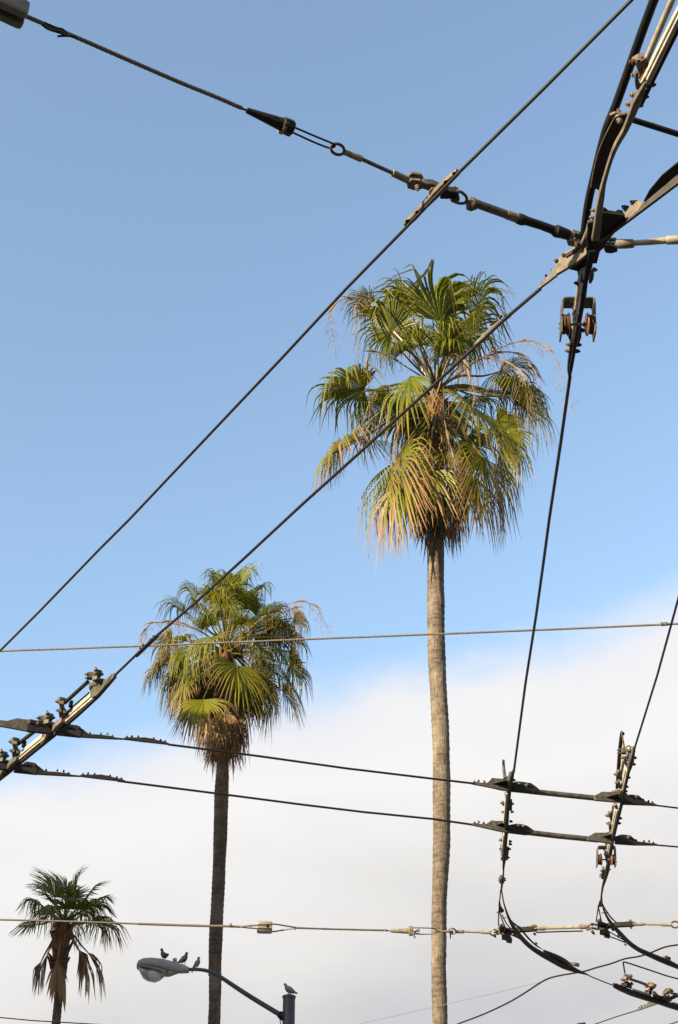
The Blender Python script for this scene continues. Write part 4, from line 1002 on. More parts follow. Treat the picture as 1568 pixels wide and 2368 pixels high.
q4 = wpx(A4, lev(A4, [(500, 1300)])[0], 1)
for x, y, d, m_ in ((705, 712, 1, 'steel'), (590, 1332, 1, 'dark'), (450, 1475, -1, 'tan'), (440, 1540, -1, 'tan'), (545, 1480, 1, 'dark'), (532, 1545, 1, 'dark'), (538, 850, -1, 'dark')):
    bolt(S, lev(A4, [(x, y)], .02)[0], Vector((d, .15 * d, 0)), 20 * q4, m_)

def rollers(mp, label, X, yoke, axle_y, rad, cx):
    """bent strap carrying a grooved wheel on each side of the rail"""
    (xl, xr, yt), (xl2, xr2, yb) = yoke
    th = Thing('roller_bracket', label, 'roller bracket', lev(mp, [(cx, axle_y)], .03)[0], 'roller brackets')
    L, R = lev(mp, [(xl, yt), (xr, yt)], .06); uu = (R - L).normalized(); nn = UP.cross(uu).normalized(); o = (L + R) / 2
    q = wpx(mp, o, 1)
    def pp(x, y): return on_plane(*mp(x, y), o, nn)
    wd = X * q * 1.6; t = .11 * X * q * 1.6
    path = [pp(xl2, yb), pp(xl, yt + 30 * X / 100), pp(xl + 10 * X / 100, yt + 6 * X / 100), pp(xl + 30 * X / 100, yt), pp(xr - 30 * X / 100, yt), pp(xr - 10 * X / 100, yt + 6 * X / 100), pp(xr, yt + 30 * X / 100), pp(xr2, yb)]
    rings = []
    for i, p in enumerate(path):
        tt = (path[min(i + 1, 7)] - path[max(i - 1, 0)]).normalized(); s2 = tt.cross(nn).normalized()
        rings.append([p + nn * wd / 2 + s2 * t / 2, p + nn * wd / 2 - s2 * t / 2, p - nn * wd / 2 - s2 * t / 2, p - nn * wd / 2 + s2 * t / 2])
    yk = th.add(MB().ring_loft(rings), 'yoke', 'steel_grey', bevel=BV, smooth=False)
    def side(x0, x1, sgn):
        a_, b_ = pp(x0, axle_y), pp(x1, axle_y); r = rad * q
        whl = th.add(MB().lathe(a_, b_, [(0, r * .92), (.06, r), (.3, r), (.38, r * .93), (.62, r * .93), (.7, r), (.94, r), (1, r * .9)], 26), 'wheel', 'wheel')
        fl = MB().lathe(b_, b_ + (b_ - a_).normalized() * 10 * X / 100 * q, [(0, r * 1.18), (1, r * 1.10)], 26)
        th.add(fl, 'flange', 'orange', parent=whl)
    w_ = .46 * X * 1.1
    side(xl2 + .22 * X, xl2 + .22 * X + w_, 1); side(xr2 - .22 * X, xr2 - .22 * X - w_, -1)
    th.add(MB().tube([pp(xl2 + .4 * X, axle_y), pp(cx, axle_y)], 13 * X / 100 * q, 10), 'axle', 'steel_grey')
    th.add(MB().tube([pp(cx, axle_y), pp(xr2 - .4 * X, axle_y)], 15 * X / 100 * q, 10), 'axle', 'tan')
    th.add(MB().lathe(pp(xr2 - 1.0 * X, axle_y), pp(xr2 - 1.12 * X, axle_y), [(0, 30 * X / 100 * q), (1, 30 * X / 100 * q)], 6), 'axle_nut', 'rust', smooth=False)
    for x, y, d in ((xl2, axle_y - 10, -1), (xl2 + 2, axle_y + .35 * X, -1), (xr2, axle_y - 10, 1), (xr2 + 2, axle_y + .35 * X, 1)):
        bolt(th, pp(x, y), uu * d, 13 * X / 100 * q, 'steel' if d < 0 else 'dark')
    bolt(th, pp(cx - .55 * X, yt - 8 * X / 100), UP, 15 * X / 100 * q, 'rust')
    th.add(MB().tube(smooth_path([pp(cx - .55 * X, yt + 20 * X / 100), pp(cx - .5 * X, yt + 60 * X / 100), pp(cx - .3 * X, yt + 70 * X / 100), pp(cx - .5 * X, yt + 1.2 * X), pp(cx - .3 * X, yt + 1.6 * X)], 4), 14 * X / 100 * q, 8), 'jumper', 'dark')
    return th
rollers(A4, 'roller bracket with rusty wheels hung under the big junction', 100, ((378, 704, 1048), (368, 712, 1400)), 1272, 104, 545)

# ---- two stepped splices on the long diagonal wire
for mp, label, a_, b_, poly, studs, m_ in (
    (A5, 'stepped wire clamp with rusty studs against the tall palm crown', (985, 560), (1175, 398), [(980, 556), (1000, 530), (1015, 520), (1022, 502), (1045, 490), (1060, 468), (1085, 455), (1095, 445), (1128, 428), (1145, 415), (1160, 405), (1168, 408), (985, 562)], [(1000, 516), (1025, 490), (1066, 455), (1090, 438), (1117, 412), (1140, 405)], 'steel_grey'),
    (A6, 'stepped wire clamp with rusty studs beside the middle palm crown', (78, 832), (235, 690), [(78, 825), (95, 800), (110, 790), (118, 765), (140, 755), (165, 730), (175, 712), (200, 700), (230, 686), (238, 688), (82, 835)], [(93, 800), (106, 770), (127, 748), (178, 708), (200, 688), (213, 690)], 'steel_grey')):
    th = Thing('wire_clamp', label, 'wire clamp', lev(mp, [a_], 0)[0], 'stepped wire clamps')
    splice(th, mp, a_, b_, poly, studs, 12, m_, 'rust', 'clamp_body', 6.5)

# ---- lower left rail with posts, tubes and two side arms
R = Thing('section_rail', 'pale rail pair with tubes and brackets on the lower left diagonal', 'rail', lev(A7, [(400, 560)], 0)[0], 'section rails')
R.add(bar(A7, [(810, 186), (690, 318), (540, 455), (390, 583), (240, 705), (80, 835), (-120, 990)], [8, 20, 22, 26, 22, 26, 26], 20, .0, ext=(0, 12)), 'runner', 'dark', bevel=BV)
R.add(bar(A7, [(640, 314), (445, 484)], 24, 34, .038), 'rail', 'rail', bevel=BV)
R.add(bar(A7, [(652, 334), (458, 500)], 22, 20, .016), 'rail_flange', 'rail', bevel=BV)
R.add(bar(A7, [(300, 600), (112, 752)], 22, 34, .036), 'rail', 'rail', bevel=BV)
R.add(bar(A7, [(312, 616), (125, 770)], 20, 18, .016), 'rail_flange', 'rail', bevel=BV)
R.add(bar(A7, [(622, 300), (520, 388), (430, 470)], 12, 14, .07), 'top_bar', 'black')
f = Fin(A7, (806, 186), (390, 583))
R.add(f.plate([(800, 172), (780, 185), (752, 205), (735, 218), (722, 200), (690, 195), (662, 205), (650, 232), (630, 232), (628, 262), (640, 300), (648, 334), (680, 318), (806, 186)], 20), 'end_clamp', 'olive', bevel=BV, smooth=False)
for x, y, r in ((663, 246, 10), (690, 226, 10), (712, 208, 9)): f.face(R, x, y, r, 20, 'steel')
for x, y in ((628, 238), (745, 208), (760, 196), (778, 178), (796, 174)): f.stud(R, x, y, 8, 'steel')
def post(x, y):                                       # block + round collar + hex nut, (x,y) = collar centre
    a_ = lev(A7, [(x, y)], .10)[0]; q = wpx(A7, a_, 1)
    R.add(bar(A7, [(x - 72, y + 18), (x - 26, y + 20)], 48, 46, .10), 'post_block', 'olive', bevel=.002)
    R.add(MB().lathe(a_ + f.n * 26 * q, a_ - f.n * 26 * q, [(0, 24 * q), (.1, 28 * q), (.9, 28 * q), (1, 24 * q)], 18), 'collar', 'olive')
    R.add(MB().lathe(a_ + f.n * 28 * q, a_ + f.n * 26 * q, [(0, 12 * q), (1, 14 * q)], 12), 'collar_pin', 'steel_grey')
    bolt(R, lev(A7, [(x - 12, y - 26)], .11)[0], Vector((-.3, 0, 1)), 11 * q, 'steel'); bolt(R, lev(A7, [(x + 26, y + 8)], .1)[0], Vector((1, .1, .3)), 10 * q, 'dark')
    bolt(R, lev(A7, [(x - 76, y + 6)], .1)[0], Vector((-1, 0, 0)), 8 * q, 'steel'); bolt(R, lev(A7, [(x - 74, y + 32)], .09)[0], Vector((-1, 0, 0)), 8 * q, 'steel')
    R.add(bar(A7, [(x - 20, y + 30), (x + 6, y + 52), (x + 30, y + 56)], [40, 44, 30], 30, .06), 'post_foot', 'olive', bevel=BV)
def lower_bracket(x, y):
    R.add(bar(A7, [(x - 18, y - 8, .10), (x + 6, y, .10), (x + 30, y + 6, .1)], [34, 46, 40], 40), 'tube_cap', 'olive', bevel=.002)
    R.add(bar(A7, [(x + 2, y + 10), (x + 8, y + 40), (x + 18, y + 70)], [34, 28, 26], 24, .07), 'bracket', 'steel', bevel=BV)
    R.add(bar(A7, [(x + 60, y + 20), (x + 78, y + 24)], 46, 40, .09), 'tube_cap', 'dark', bevel=BV)
    R.add(bar(A7, [(x - 4, y + 62), (x, y + 92), (x + 10, y + 126)], [20, 26, 22], 30, .05, n=3), 'strap', 'olive', bevel=BV)
    R.add(bar(A7, [(x + 28, y + 70), (x + 20, y + 96), (x + 18, y + 124)], [22, 26, 24], 30, .045, n=3), 'strap', 'steel', bevel=BV)
    q = wpx(A7, lev(A7, [(x, y)], .1)[0], 1)
    bolt(R, lev(A7, [(x - 20, y + 6)], .09)[0], Vector((-1, -.4, 0)), 11 * q, 'steel'); bolt(R, lev(A7, [(x - 14, y + 68)], .06)[0], Vector((-1, -.4, 0)), 11 * q, 'steel')
    bolt(R, lev(A7, [(x + 46, y + 88)], .05)[0], Vector((1, .2, .1)), 11 * q, 'dark')
post(680, 162); post(342, 466); post(22, 732)
lower_bracket(426, 354); lower_bracket(100, 634)
R.add(pipe(A7, [(612, 222), (452, 368)], 28, .1, seg=14), 'tube', 'dark'); R.add(pipe(A7, [(250, 560), (125, 655)], 28, .1, seg=14), 'tube', 'dark')
for (x, y) in ((410, 510), (330, 600), (95, 775), (20, 850)):
    R.add(bar(A7, [(x - 28, y + 38), (x, y + 6), (x + 34, y - 28)], [36, 44, 34], 50, .022), 'joint_clamp', 'steel' if x > 100 else 'olive', bevel=.002)
def side_arm(ox, oy, label):
    th = Thing('crossing_arm', label, 'crossing arm', lev(A7, [(400 + ox, 585 + oy)], 0)[0], 'crossing arms')
    g = Fin(A7, (400 + ox, 592 + oy), (1180 + ox, 660 + oy * 1.0))
    t = lambda pts: [(x + ox, y + oy) for x, y in pts]
    th.add(g.plate(t([(400, 592), (562, 609), (572, 560), (560, 538), (545, 530), (490, 521), (462, 540), (440, 545), (420, 560)]), 26), 'side_plate', 'dark', bevel=.002, smooth=False)
    th.add(g.plate(t([(560, 608), (570, 548), (600, 572), (622, 588), (700, 592), (730, 596), (782, 602), (806, 612), (862, 617), (862, 623), (800, 621)]), 18), 'splice_clamp', 'dark', bevel=BV, smooth=False)
    th.add(g.plate(t([(858, 622), (868, 612), (905, 610), (965, 612), (1010, 610), (1040, 616), (1060, 618), (1100, 630), (1150, 640), (1180, 652), (1180, 660), (1000, 640)]), 16), 'splice_clamp', 'dark', bevel=BV, smooth=False)
    for x, y in ((492, 541), (553, 545)): g.face(th, x + ox, y + oy, 10, 26, 'dark')
    for x, y in ((628, 578), (705, 582), (750, 586), (785, 600), (885, 608), (920, 602), (965, 606), (1073, 618), (1120, 628), (1153, 638)): g.stud(th, x + ox, y + oy, 6.5, 'steel' if x < 800 and oy == 0 else 'dark', tilt=.5)
    return th
side_arm(0, 0, 'upper dark side arm of the lower left rail with studded clamps')
side_arm(-305, 259, 'lower dark side arm of the lower left rail with studded clamps')
LA = Thing('crossing_arm', 'grey and black plate arm leaving the lower left rail to the left edge', 'crossing arm', lev(A7, [(190, 565)], 0)[0], 'crossing arms')
g = Fin(A7, (-100, 520), (350, 585))
LA.add(g.plate([(-100, 480), (0, 491), (50, 497), (80, 488), (120, 478), (196, 488), (186, 566), (90, 548), (0, 532), (-100, 518)], 20), 'side_plate', 'steel_grey', bevel=BV, smooth=False)
LA.add(g.plate([(192, 490), (215, 486), (262, 497), (380, 522), (372, 562), (350, 585), (188, 567)], 28), 'side_plate', 'dark', bevel=.002, smooth=False)
g.face(LA, 206, 503, 12, 28, 'steel'); g.face(LA, 265, 512, 10, 28, 'steel')
LA.add(bar(A7, [(-90, 500), (-140, 492)], 20, 60, .03, ext=(0, 8)), 'beam', 'steel_grey', bevel=BV)
LA.add(flat(A7, [(295, 528), (300, 518), (382, 506), (386, 520), (355, 538)], 10, .07), 'top_plate', 'olive', bevel=BV, smooth=False)
LB = Thing('crossing_arm', 'dark block arm at the lower end of the rail on the left edge', 'crossing arm', lev(A7, [(0, 800)], 0)[0], 'crossing arms')
g = Fin(A7, (-60, 820), (70, 835))
LB.add(g.plate([(-80, 770), (0, 778), (60, 790), (80, 800), (66, 836), (0, 832), (-80, 822)], 26), 'side_plate', 'dark', bevel=.002, smooth=False)
LB.add(bar(A7, [(-70, 800), (-130, 790)], 20, 50, .03, ext=(0, 8)), 'beam', 'steel_grey', bevel=BV)
LB.add(flat(A7, [(-40, 770), (0, 762), (60, 768), (70, 782), (0, 780)], 10, .06), 'top_plate', 'olive', bevel=BV, smooth=False)

# ---- crossing of four wires at lower right
def cross_row(label, dy, dx, lp_, gus, rp, beam_, lp2, gus2, rp2, studs1, studs2, faces):
    th = Thing('crossing_arm', label, 'crossing arm', lev(B1, [beam_[0]], 0)[0], 'crossing arms')
    g = Fin(B1, lp_[0], rp2[-1])
    th.add(g.plate(lp_[1:], 18), 'splice_clamp', 'steel_grey', bevel=BV, smooth=False)
    th.add(flat(B1, gus, 10, .018), 'gusset_plate', 'dark', bevel=BV, smooth=False)
    th.add(g.plate(rp, 24), 'side_plate', 'dark', bevel=.002, smooth=False)
    th.add(pipe(B1, beam_, 40, .02, seg=16), 'beam', 'steel_grey')
    th.add(g.plate(lp2, 22), 'side_plate', 'steel_grey', bevel=.002, smooth=False)
    th.add(flat(B1, gus2, 10, .018), 'gusset_plate', 'dark', bevel=BV, smooth=False)
    th.add(g.plate(rp2[:-1], 20), 'splice_clamp', 'dark', bevel=BV, smooth=False)
    for x, y in studs1: g.stud(th, x, y, 7, 'rust', tilt=.5)
    for x, y in studs2: g.stud(th, x, y, 7, 'dark', tilt=.3)
    for x, y in faces: g.face(th, x, y, 11, 24, 'steel')
    return th
cross_row('upper steel cross arm of the lower right crossing with plates and studs', 0, 0,
    [(65, 515), (65, 512), (95, 505), (130, 512), (180, 512), (200, 492), (215, 476), (240, 480), (330, 486), (330, 568), (290, 566), (200, 545), (70, 520)],
    [(215, 514), (325, 484), (326, 535)],
    [(360, 510), (400, 503), (430, 506), (495, 516), (530, 540), (556, 562), (500, 588), (360, 574)],
    [(490, 572), (760, 600), (1030, 628)],
    [(955, 606), (985, 592), (1010, 578), (1100, 580), (1145, 562), (1148, 655), (1030, 645), (965, 640)],
    [(1038, 612), (1140, 582), (1142, 634)],
    [(1165, 606), (1220, 598), (1275, 604), (1300, 625), (1330, 648), (1370, 660), (1408, 668), (1408, 677), (1290, 672), (1165, 668), (1408, 677)],
    [(85, 505), (118, 497), (160, 503)], [(1315, 638), (1352, 645), (1383, 656)], [(410, 522), (466, 528), (1262, 612)])
cross_row('lower steel cross arm of the lower right crossing with plates and studs', 0, 0,
    [(65, 812), (65, 808), (95, 803), (130, 812), (170, 812), (195, 797), (210, 784), (240, 790), (318, 790), (320, 872), (280, 866), (200, 848), (70, 818)],
    [(210, 822), (310, 792), (312, 840)],
    [(322, 822), (390, 810), (430, 814), (470, 826), (500, 848), (520, 862), (470, 890), (322, 872)],
    [(455, 868), (700, 897), (985, 925)],
    [(908, 906), (935, 890), (960, 875), (1040, 875), (1088, 858), (1092, 955), (985, 938), (910, 930)],
    [(985, 907), (1084, 878), (1086, 932)],
    [(1110, 902), (1150, 888), (1215, 893), (1240, 915), (1268, 938), (1340, 948), (1410, 955), (1412, 965), (1250, 964), (1110, 955), (1412, 965)],
    [(88, 803), (120, 796), (155, 803)], [(1263, 930), (1320, 938), (1357, 938), (1388, 950)], [(405, 825), (440, 828), (1208, 904)])

def nuts(th, mp, rows, r, dz=.03):
    for x, y, d, m_ in rows:
        p = lev(mp, [(x, y)], dz)[0]; bolt(th, p, Vector((d, .25 * d, -.1)), wpx(mp, p, r), m_)
C1 = Thing('section_rail', 'left upright rail of the lower right crossing with a short horn on top', 'rail', lev(B1, [(335, 560)], 0)[0], 'section rails')
C1.add(bar(B1, [(374, 415), (362, 460), (350, 520), (343, 570), (330, 700), (322, 830), (312, 960), (303, 1070), (298, 1130)], [10, 24, 26, 24, 22, 26, 24, 20, 14], 22, -.005), 'runner', 'dark', bevel=BV)
C1.add(bar(B1, [(355, 450), (336, 500), (332, 562)], [20, 26, 30], 50, .03), 'end_clamp', 'olive', bevel=BV)
C1.add(pipe(B1, [(298, 345, .2), (300, 400, .16), (309, 478, .06)], [18, 22, 24], seg=12, n=3), 'horn', 'olive')
C1.add(bar(B1, [(326, 575), (316, 700), (308, 790)], 24, 40, .025), 'rail', 'rail', bevel=BV); C1.add(bar(B1, [(306, 880), (298, 960), (292, 1040)], 22, 40, .025), 'rail', 'rail', bevel=BV)
C1.add(bar(B1, [(352, 640), (350, 700)], 20, 30, .03), 'clamp', 'dark', bevel=BV); C1.add(bar(B1, [(318, 566), (318, 610)], 20, 36, .04), 'clamp', 'olive', bevel=BV)
C1.add(bar(B1, [(308, 740), (310, 790)], 18, 30, .045), 'clamp', 'olive', bevel=BV); C1.add(bar(B1, [(286, 970), (290, 1060)], 20, 36, .04), 'clamp', 'olive', bevel=BV)
C1.add(bar(B1, [(302, 868), (304, 905)], 26, 36, .04), 'clamp', 'dark', bevel=BV); C1.add(bar(B1, [(330, 985), (322, 1060)], 16, 30, .03), 'clamp', 'dark', bevel=BV)
C1.add(bar(B1, [(290, 648), (302, 668), (318, 672)], [14, 20, 12], 20, .06), 'lug', 'steel', bevel=BV); C1.add(bar(B1, [(282, 918), (292, 936), (304, 942)], [14, 20, 12], 20, .06), 'lug', 'steel', bevel=BV)
nuts(C1, B1, [(290, 657, -1, 'steel'), (360, 662, 1, 'dark'), (298, 722, -1, 'steel'), (358, 720, 1, 'rust'), (280, 927, -1, 'steel'), (345, 935, 1, 'rust'), (345, 955, 1, 'dark'), (282, 990, -1, 'steel'), (338, 990, 1, 'dark'), (328, 1052, 1, 'dark'), (292, 1058, -1, 'steel'), (350, 790, 1, 'dark'), (372, 490, 1, 'dark')], 9)
nuts(C1, B1, [(350, 440, -.3, 'steel'), (318, 468, -.8, 'steel')], 8, .06)

C2 = Thing('section_rail', 'right upright rail of the lower right crossing with a tall dark tube on top', 'rail', lev(B8, [(430, 1580)], 0)[0], 'section rails')
C2.add(bar(B8, [(700, 470), (660, 640), (590, 890), (520, 1180), (440, 1560), (385, 1780), (325, 2030), (240, 2420), (200, 2640), (172, 2800)], [30, 56, 46, 46, 60, 60, 50, 50, 60, 50], 44, -.005), 'runner', 'dark', bevel=BV)
C2.add(pipe(B8, [(440, 150, .3), (415, 350, .26), (395, 560, .22), (370, 900, .16), (340, 1260, .1)], [70, 78, 78, 76, 60], seg=14, n=3), 'tube', 'dark')
C2.add(pipe(B8, [(430, 112, .31), (440, 180, .28), (488, 445, .2)], [26, 30, 34]), 'hook_rod', 'rust')
p = lev(B8, [(452, 165)], .3)[0]; q8 = wpx(B8, p, 1)
C2.add(MB().lathe(lev(B8, [(412, 170)], .3)[0], lev(B8, [(488, 172)], .3)[0], [(0, 26 * q8), (.2, 34 * q8), (.8, 34 * q8), (1, 26 * q8)], 14), 'end_cap', 'black')
C2.add(bar(B8, [(430, 520), (530, 520)], 120, 120, .13), 'post_block', 'olive', bevel=.003)
p = lev(B8, [(575, 480)], .12)[0]; dv = (CAM - p).normalized(); dv.z = 0; dv.normalize()
C2.add(MB().lathe(p + dv * 50 * q8, p - dv * 50 * q8, [(0, 55 * q8), (.1, 66 * q8), (.9, 66 * q8), (1, 55 * q8)], 18), 'collar', 'olive')
C2.add(MB().lathe(p + dv * 54 * q8, p + dv * 48 * q8, [(0, 20 * q8), (1, 22 * q8)], 12), 'collar_pin', 'rail')
C2.add(bar(B8, [(540, 560), (590, 580), (640, 600)], [60, 80, 50], 80, .09), 'post_foot', 'olive', bevel=.002)
C2.add(bar(B8, [(675, 530), (630, 700), (580, 860), (570, 920)], [40, 100, 80, 24], 110, .02), 'end_clamp', 'steel_grey', bevel=BV)
C2.add(bar(B8, [(500, 640), (520, 760), (560, 830)], [50, 50, 40], 60, .06, n=3), 'strap', 'olive', bevel=BV)
C2.add(pipe(B8, [(478, 680), (412, 1010)], 70, .10, seg=14), 'insulating_rod', 'pale_rod')
C2.add(bar(B8, [(525, 860), (435, 1290)], 48, 90, .045), 'rail', 'rail', bevel=BV); C2.add(bar(B8, [(558, 900), (465, 1330)], 46, 46, .02), 'rail_flange', 'rail', bevel=BV)
C2.add(bar(B8, [(352, 920), (395, 1000), (430, 1090)], [60, 70, 50], 70, .085, n=3), 'bracket', 'olive', bevel=.002)
C2.add(bar(B8, [(375, 1110), (392, 1210), (430, 1300)], [46, 50, 60], 70, .05, n=3), 'strap', 'olive', bevel=BV)
C2.add(bar(B8, [(430, 1290), (425, 1420), (430, 1560)], [50, 60, 40], 60, .02), 'joint_clamp', 'steel', bevel=BV)
C2.add(bar(B8, [(230, 1345), (320, 1320), (390, 1330)], [40, 70, 60], 40, .08), 'top_plate', 'olive', bevel=BV)
C2.add(pipe(B8, [(268, 1590), (232, 1830)], 54, .09, seg=14), 'insulating_rod', 'pale_rod')
C2.add(bar(B8, [(325, 1680), (250, 2030), (195, 2290)], 44, 80, .04), 'rail', 'rail', bevel=BV); C2.add(bar(B8, [(355, 1700), (285, 2020), (228, 2290)], 40, 40, .018), 'rail_flange', 'rail', bevel=BV)
C2.add(bar(B8, [(205, 2300), (140, 2600)], 44, 80, .04), 'rail', 'rail', bevel=BV); C2.add(bar(B8, [(235, 2310), (175, 2600)], 40, 40, .018), 'rail_flange', 'rail', bevel=BV); C2.add(bar(B8, [(130, 2590), (140, 2680), (165, 2770)], [70, 70, 40], 80, .03), 'end_clamp', 'olive', bevel=BV); C2.add(pipe(B8, [(150, 2290), (110, 2440)], 54, .09, seg=14), 'insulating_rod', 'pale_rod')
C2.add(bar(B8, [(185, 1750), (215, 1830), (245, 1920)], [56, 60, 44], 60, .08, n=3), 'bracket', 'olive', bevel=.002)
C2.add(bar(B8, [(205, 1960), (200, 2050), (225, 2140)], [44, 50, 50], 70, .05, n=3), 'strap', 'olive', bevel=BV)
C2.add(bar(B8, [(300, 1580), (330, 1640), (350, 1700)], [50, 56, 46], 70, .045), 'joint_clamp', 'steel', bevel=BV)
nuts(C2, B8, [(325, 985, -1, 'tan'), (345, 1152, -1, 'tan'), (400, 500, -1, 'rust'), (400, 560, -1, 'rust'), (660, 455, 1, 'tan'), (650, 505, 1, 'rust'), (560, 1045, 1, 'dark'), (520, 1230, 1, 'dark'), (500, 1320, 1, 'dark'), (495, 1380, 1, 'dark'), (155, 1810, -1, 'tan'), (180, 1970, -1, 'steel'), (390, 1860, 1, 'dark'), (370, 1960, 1, 'dark'), (465, 650, -1, 'steel'), (560, 690, .2, 'steel'), (545, 640, .2, 'steel'), (600, 600, .3, 'rust'), (345, 1320, .1, 'tan'), (130, 2240, -1, 'tan'), (665, 780, 1, 'dark'), (685, 650, 1, 'dark')], 30, .07)
rollers(B1, 'smaller roller bracket under the right upright rail of the crossing', 40, ((980, 1108, 980), (978, 1112, 1118)), 1068, 38, 1052)

# ---- lower end of both rails, curved runners
def curve_set(label1, left):
    o = (0, 0) if left else (718, -42)
    th = Thing('curved_runner', label1, 'curved runner', lev(B2, [(340 if left else 1060, 560)], 0)[0], 'curved runners')
    return th
K1 = curve_set('left dark curved runner sweeping from the crossing to the lower right', True)
K1.add(pipe(B2, [(312, 0), (308, 60), (300, 130), (297, 185), (290, 230), (283, 290)], [26, 22, 12, 12, 18, 14], .01, n=3), 'link', 'dark')
K1.add(bar(B2, [(288, 195), (286, 230)], 34, 30, .03), 'clamp', 'olive', bevel=BV)
nuts(K1, B2, [(272, 206, -1, 'steel'), (272, 224, -1, 'steel'), (304, 206, 1, 'dark'), (304, 220, 1, 'dark')], 7)
K1.add(pipe(B2, [(284, 285), (298, 370), (318, 440), (345, 510), (385, 580), (440, 650), (500, 706), (570, 752), (650, 795), (730, 838), (800, 864), (850, 884), (915, 906)], [10, 10, 14, 22, 32, 34, 34, 40, 46, 46, 40, 26, 6], .0, n=4), 'runner', 'dark')
K1.add(bar(B2, [(590, 738), (680, 775), (740, 806), (785, 836)], [10, 26, 26, 10], 30, .03, n=3), 'fin', 'black')
K1.add(pipe(B2, [(325, 470), (360, 520), (420, 570), (480, 640), (540, 695), (582, 720)], [8, 12, 14, 14, 12, 4], .05, n=4), 'guard_wire', 'dark')
K1.add(pipe(B2, [(278, 290), (270, 380), (264, 460), (262, 545)], 9, .06), 'strap', 'dark')
K1.add(pipe(B2, [(272, 455), (290, 510), (312, 568), (300, 600)], 9, .05, n=3), 'strap', 'dark')
K1.add(pipe(B2, [(288, 470), (318, 530), (352, 572)], 9, .05, n=3), 'strap', 'dark')
K1.add(pipe(B2, [(275, 456), (298, 446)], 9, .05), 'rung', 'tan'); K1.add(pipe(B2, [(292, 492), (322, 490)], 8, .05), 'rung', 'tan')
K1.add(flat(B2, [(263, 375), (274, 375), (282, 410), (304, 440), (290, 450), (262, 450)], 8, .06), 'horn', 'dark', bevel=BV)
K1.add(pipe(B2, [(350, 612), (400, 634), (445, 662), (480, 684)], 11, .03), 'strap', 'dark'); K1.add(pipe(B2, [(370, 614), (440, 650)], 9, .05), 'strap', 'dark')
K1.add(bar(B2, [(786, 826), (812, 828), (846, 836)], [12, 24, 14], 24, .05), 'clamp', 'tan', bevel=BV)
nuts(K1, B2, [(800, 822, .0, 'tan'), (836, 830, .5, 'dark'), (262, 452, -1, 'tan'), (532, 676, .3, 'steel'), (412, 560, .3, 'steel')], 8, .06)
K2 = curve_set('right dark curved runner sweeping from the crossing to the right edge', False)
K2.add(pipe(B2, [(1062, 90), (1052, 150), (1035, 220), (1020, 270), (1008, 350), (1006, 400)], [30, 34, 22, 16, 12, 10], .01, n=3), 'link', 'dark')
K2.add(pipe(B2, [(1040, 160), (1022, 230), (1012, 300), (1016, 380)], 8, .04, n=3), 'link', 'tan')
K2.add(bar(B2, [(1025, 130), (1018, 200)], 20, 26, .04), 'clamp', 'olive', bevel=BV)
nuts(K2, B2, [(1008, 175, -1, 'tan'), (1005, 190, -1, 'tan'), (1012, 150, -1, 'steel'), (1066, 140, 1, 'dark')], 7)
K2.add(pipe(B2, [(1014, 380), (1030, 440), (1060, 500), (1100, 555), (1150, 610), (1210, 672), (1280, 722), (1350, 755), (1430, 790), (1500, 818), (1568, 850), (1680, 905)], [10, 14, 20, 28, 32, 34, 34, 38, 42, 44, 34, 12], .0, n=4, ext=(0, 12)), 'runner', 'dark')
K2.add(pipe(B2, [(1018, 390), (1050, 450), (1085, 495), (1118, 525)], [8, 10, 12, 8], .05, n=3), 'guard_wire', 'dark')
K2.add(pipe(B2, [(1000, 370), (985, 430), (972, 520)], 9, .06), 'strap', 'dark'); K2.add(pipe(B2, [(990, 420), (1002, 480), (1012, 524)], 9, .05), 'strap', 'dark')
K2.add(pipe(B2, [(978, 412), (1012, 408)], 9, .06), 'rung', 'tan'); K2.add(pipe(B2, [(1008, 455), (1030, 455)], 8, .06), 'rung', 'tan')
K2.add(flat(B2, [(996, 370), (1010, 366), (1014, 404), (984, 410)], 8, .06), 'horn', 'dark', bevel=BV)
K2.add(pipe(B2, [(1045, 580), (1110, 618), (1165, 650), (1210, 672)], 9, .04), 'strap', 'dark'); K2.add(pipe(B2, [(1040, 618), (1110, 642), (1180, 670)], 9, .03), 'strap', 'dark')
K2.add(bar(B2, [(1452, 780), (1478, 778), (1506, 790)], [12, 24, 14], 24, .05), 'clamp', 'tan', bevel=BV)
nuts(K2, B2, [(1470, 772, 0, 'tan'), (1500, 784, .5, 'dark'), (1180, 684, .2, 'tan'), (1130, 620, .2, 'tan'), (1178, 656, .2, 'tan'), (1048, 450, .2, 'steel')], 8, .05)

# ---- span line along the bottom: strand, insulator, grip, rods and cross bars
lo = Thing('span_wire', 'thin twisted strand across the bottom from the left edge to the cream insulator', 'wire', lev(A8, [(0, 643)], .12)[0], 'span wires')
pts = [A8(-150, 638), A8(0, 643), A8(600, 659), A8(1090, 676), A8(1568, 691)] + [B3(150, 291), B3(180, 292), B3(232, 294)]
lo.add(pipe(D, pts[:4], 4.2, .12, n=3, ext=(14, 0)), 'strand', 'strand_pale'); lo.add(pipe(D, pts[3:], 5.6, .12, n=3), 'strand', 'strand_pale')
lo.add(pipe(B3, [(228, 294), (280, 288), (335, 287), (385, 288)], 9, .11, n=3), 'loop', 'strand'); lo.add(pipe(B3, [(228, 294), (270, 300), (330, 305)], 8, .12, n=3), 'loop', 'strand')
lo.add(pipe(B3, [(172, 290), (174, 278), (178, 276), (180, 290)], 4, .12, n=3), 'tie_end', 'strand'); lo.add(pipe(A8, [(1086, 676), (1108, 677)], 16, .12), 'tie', 'strand')
lo.add(pipe(B3, [(270, 290), (298, 293)], 5, .10), 'tie_end', 'strand')
a, b = lev(B3, [(326, 297), (412, 299)], .12); u = (b - a).normalized(); q = wpx(B3, a, 1); v = u.cross(UP).normalized(); w = v.cross(u)
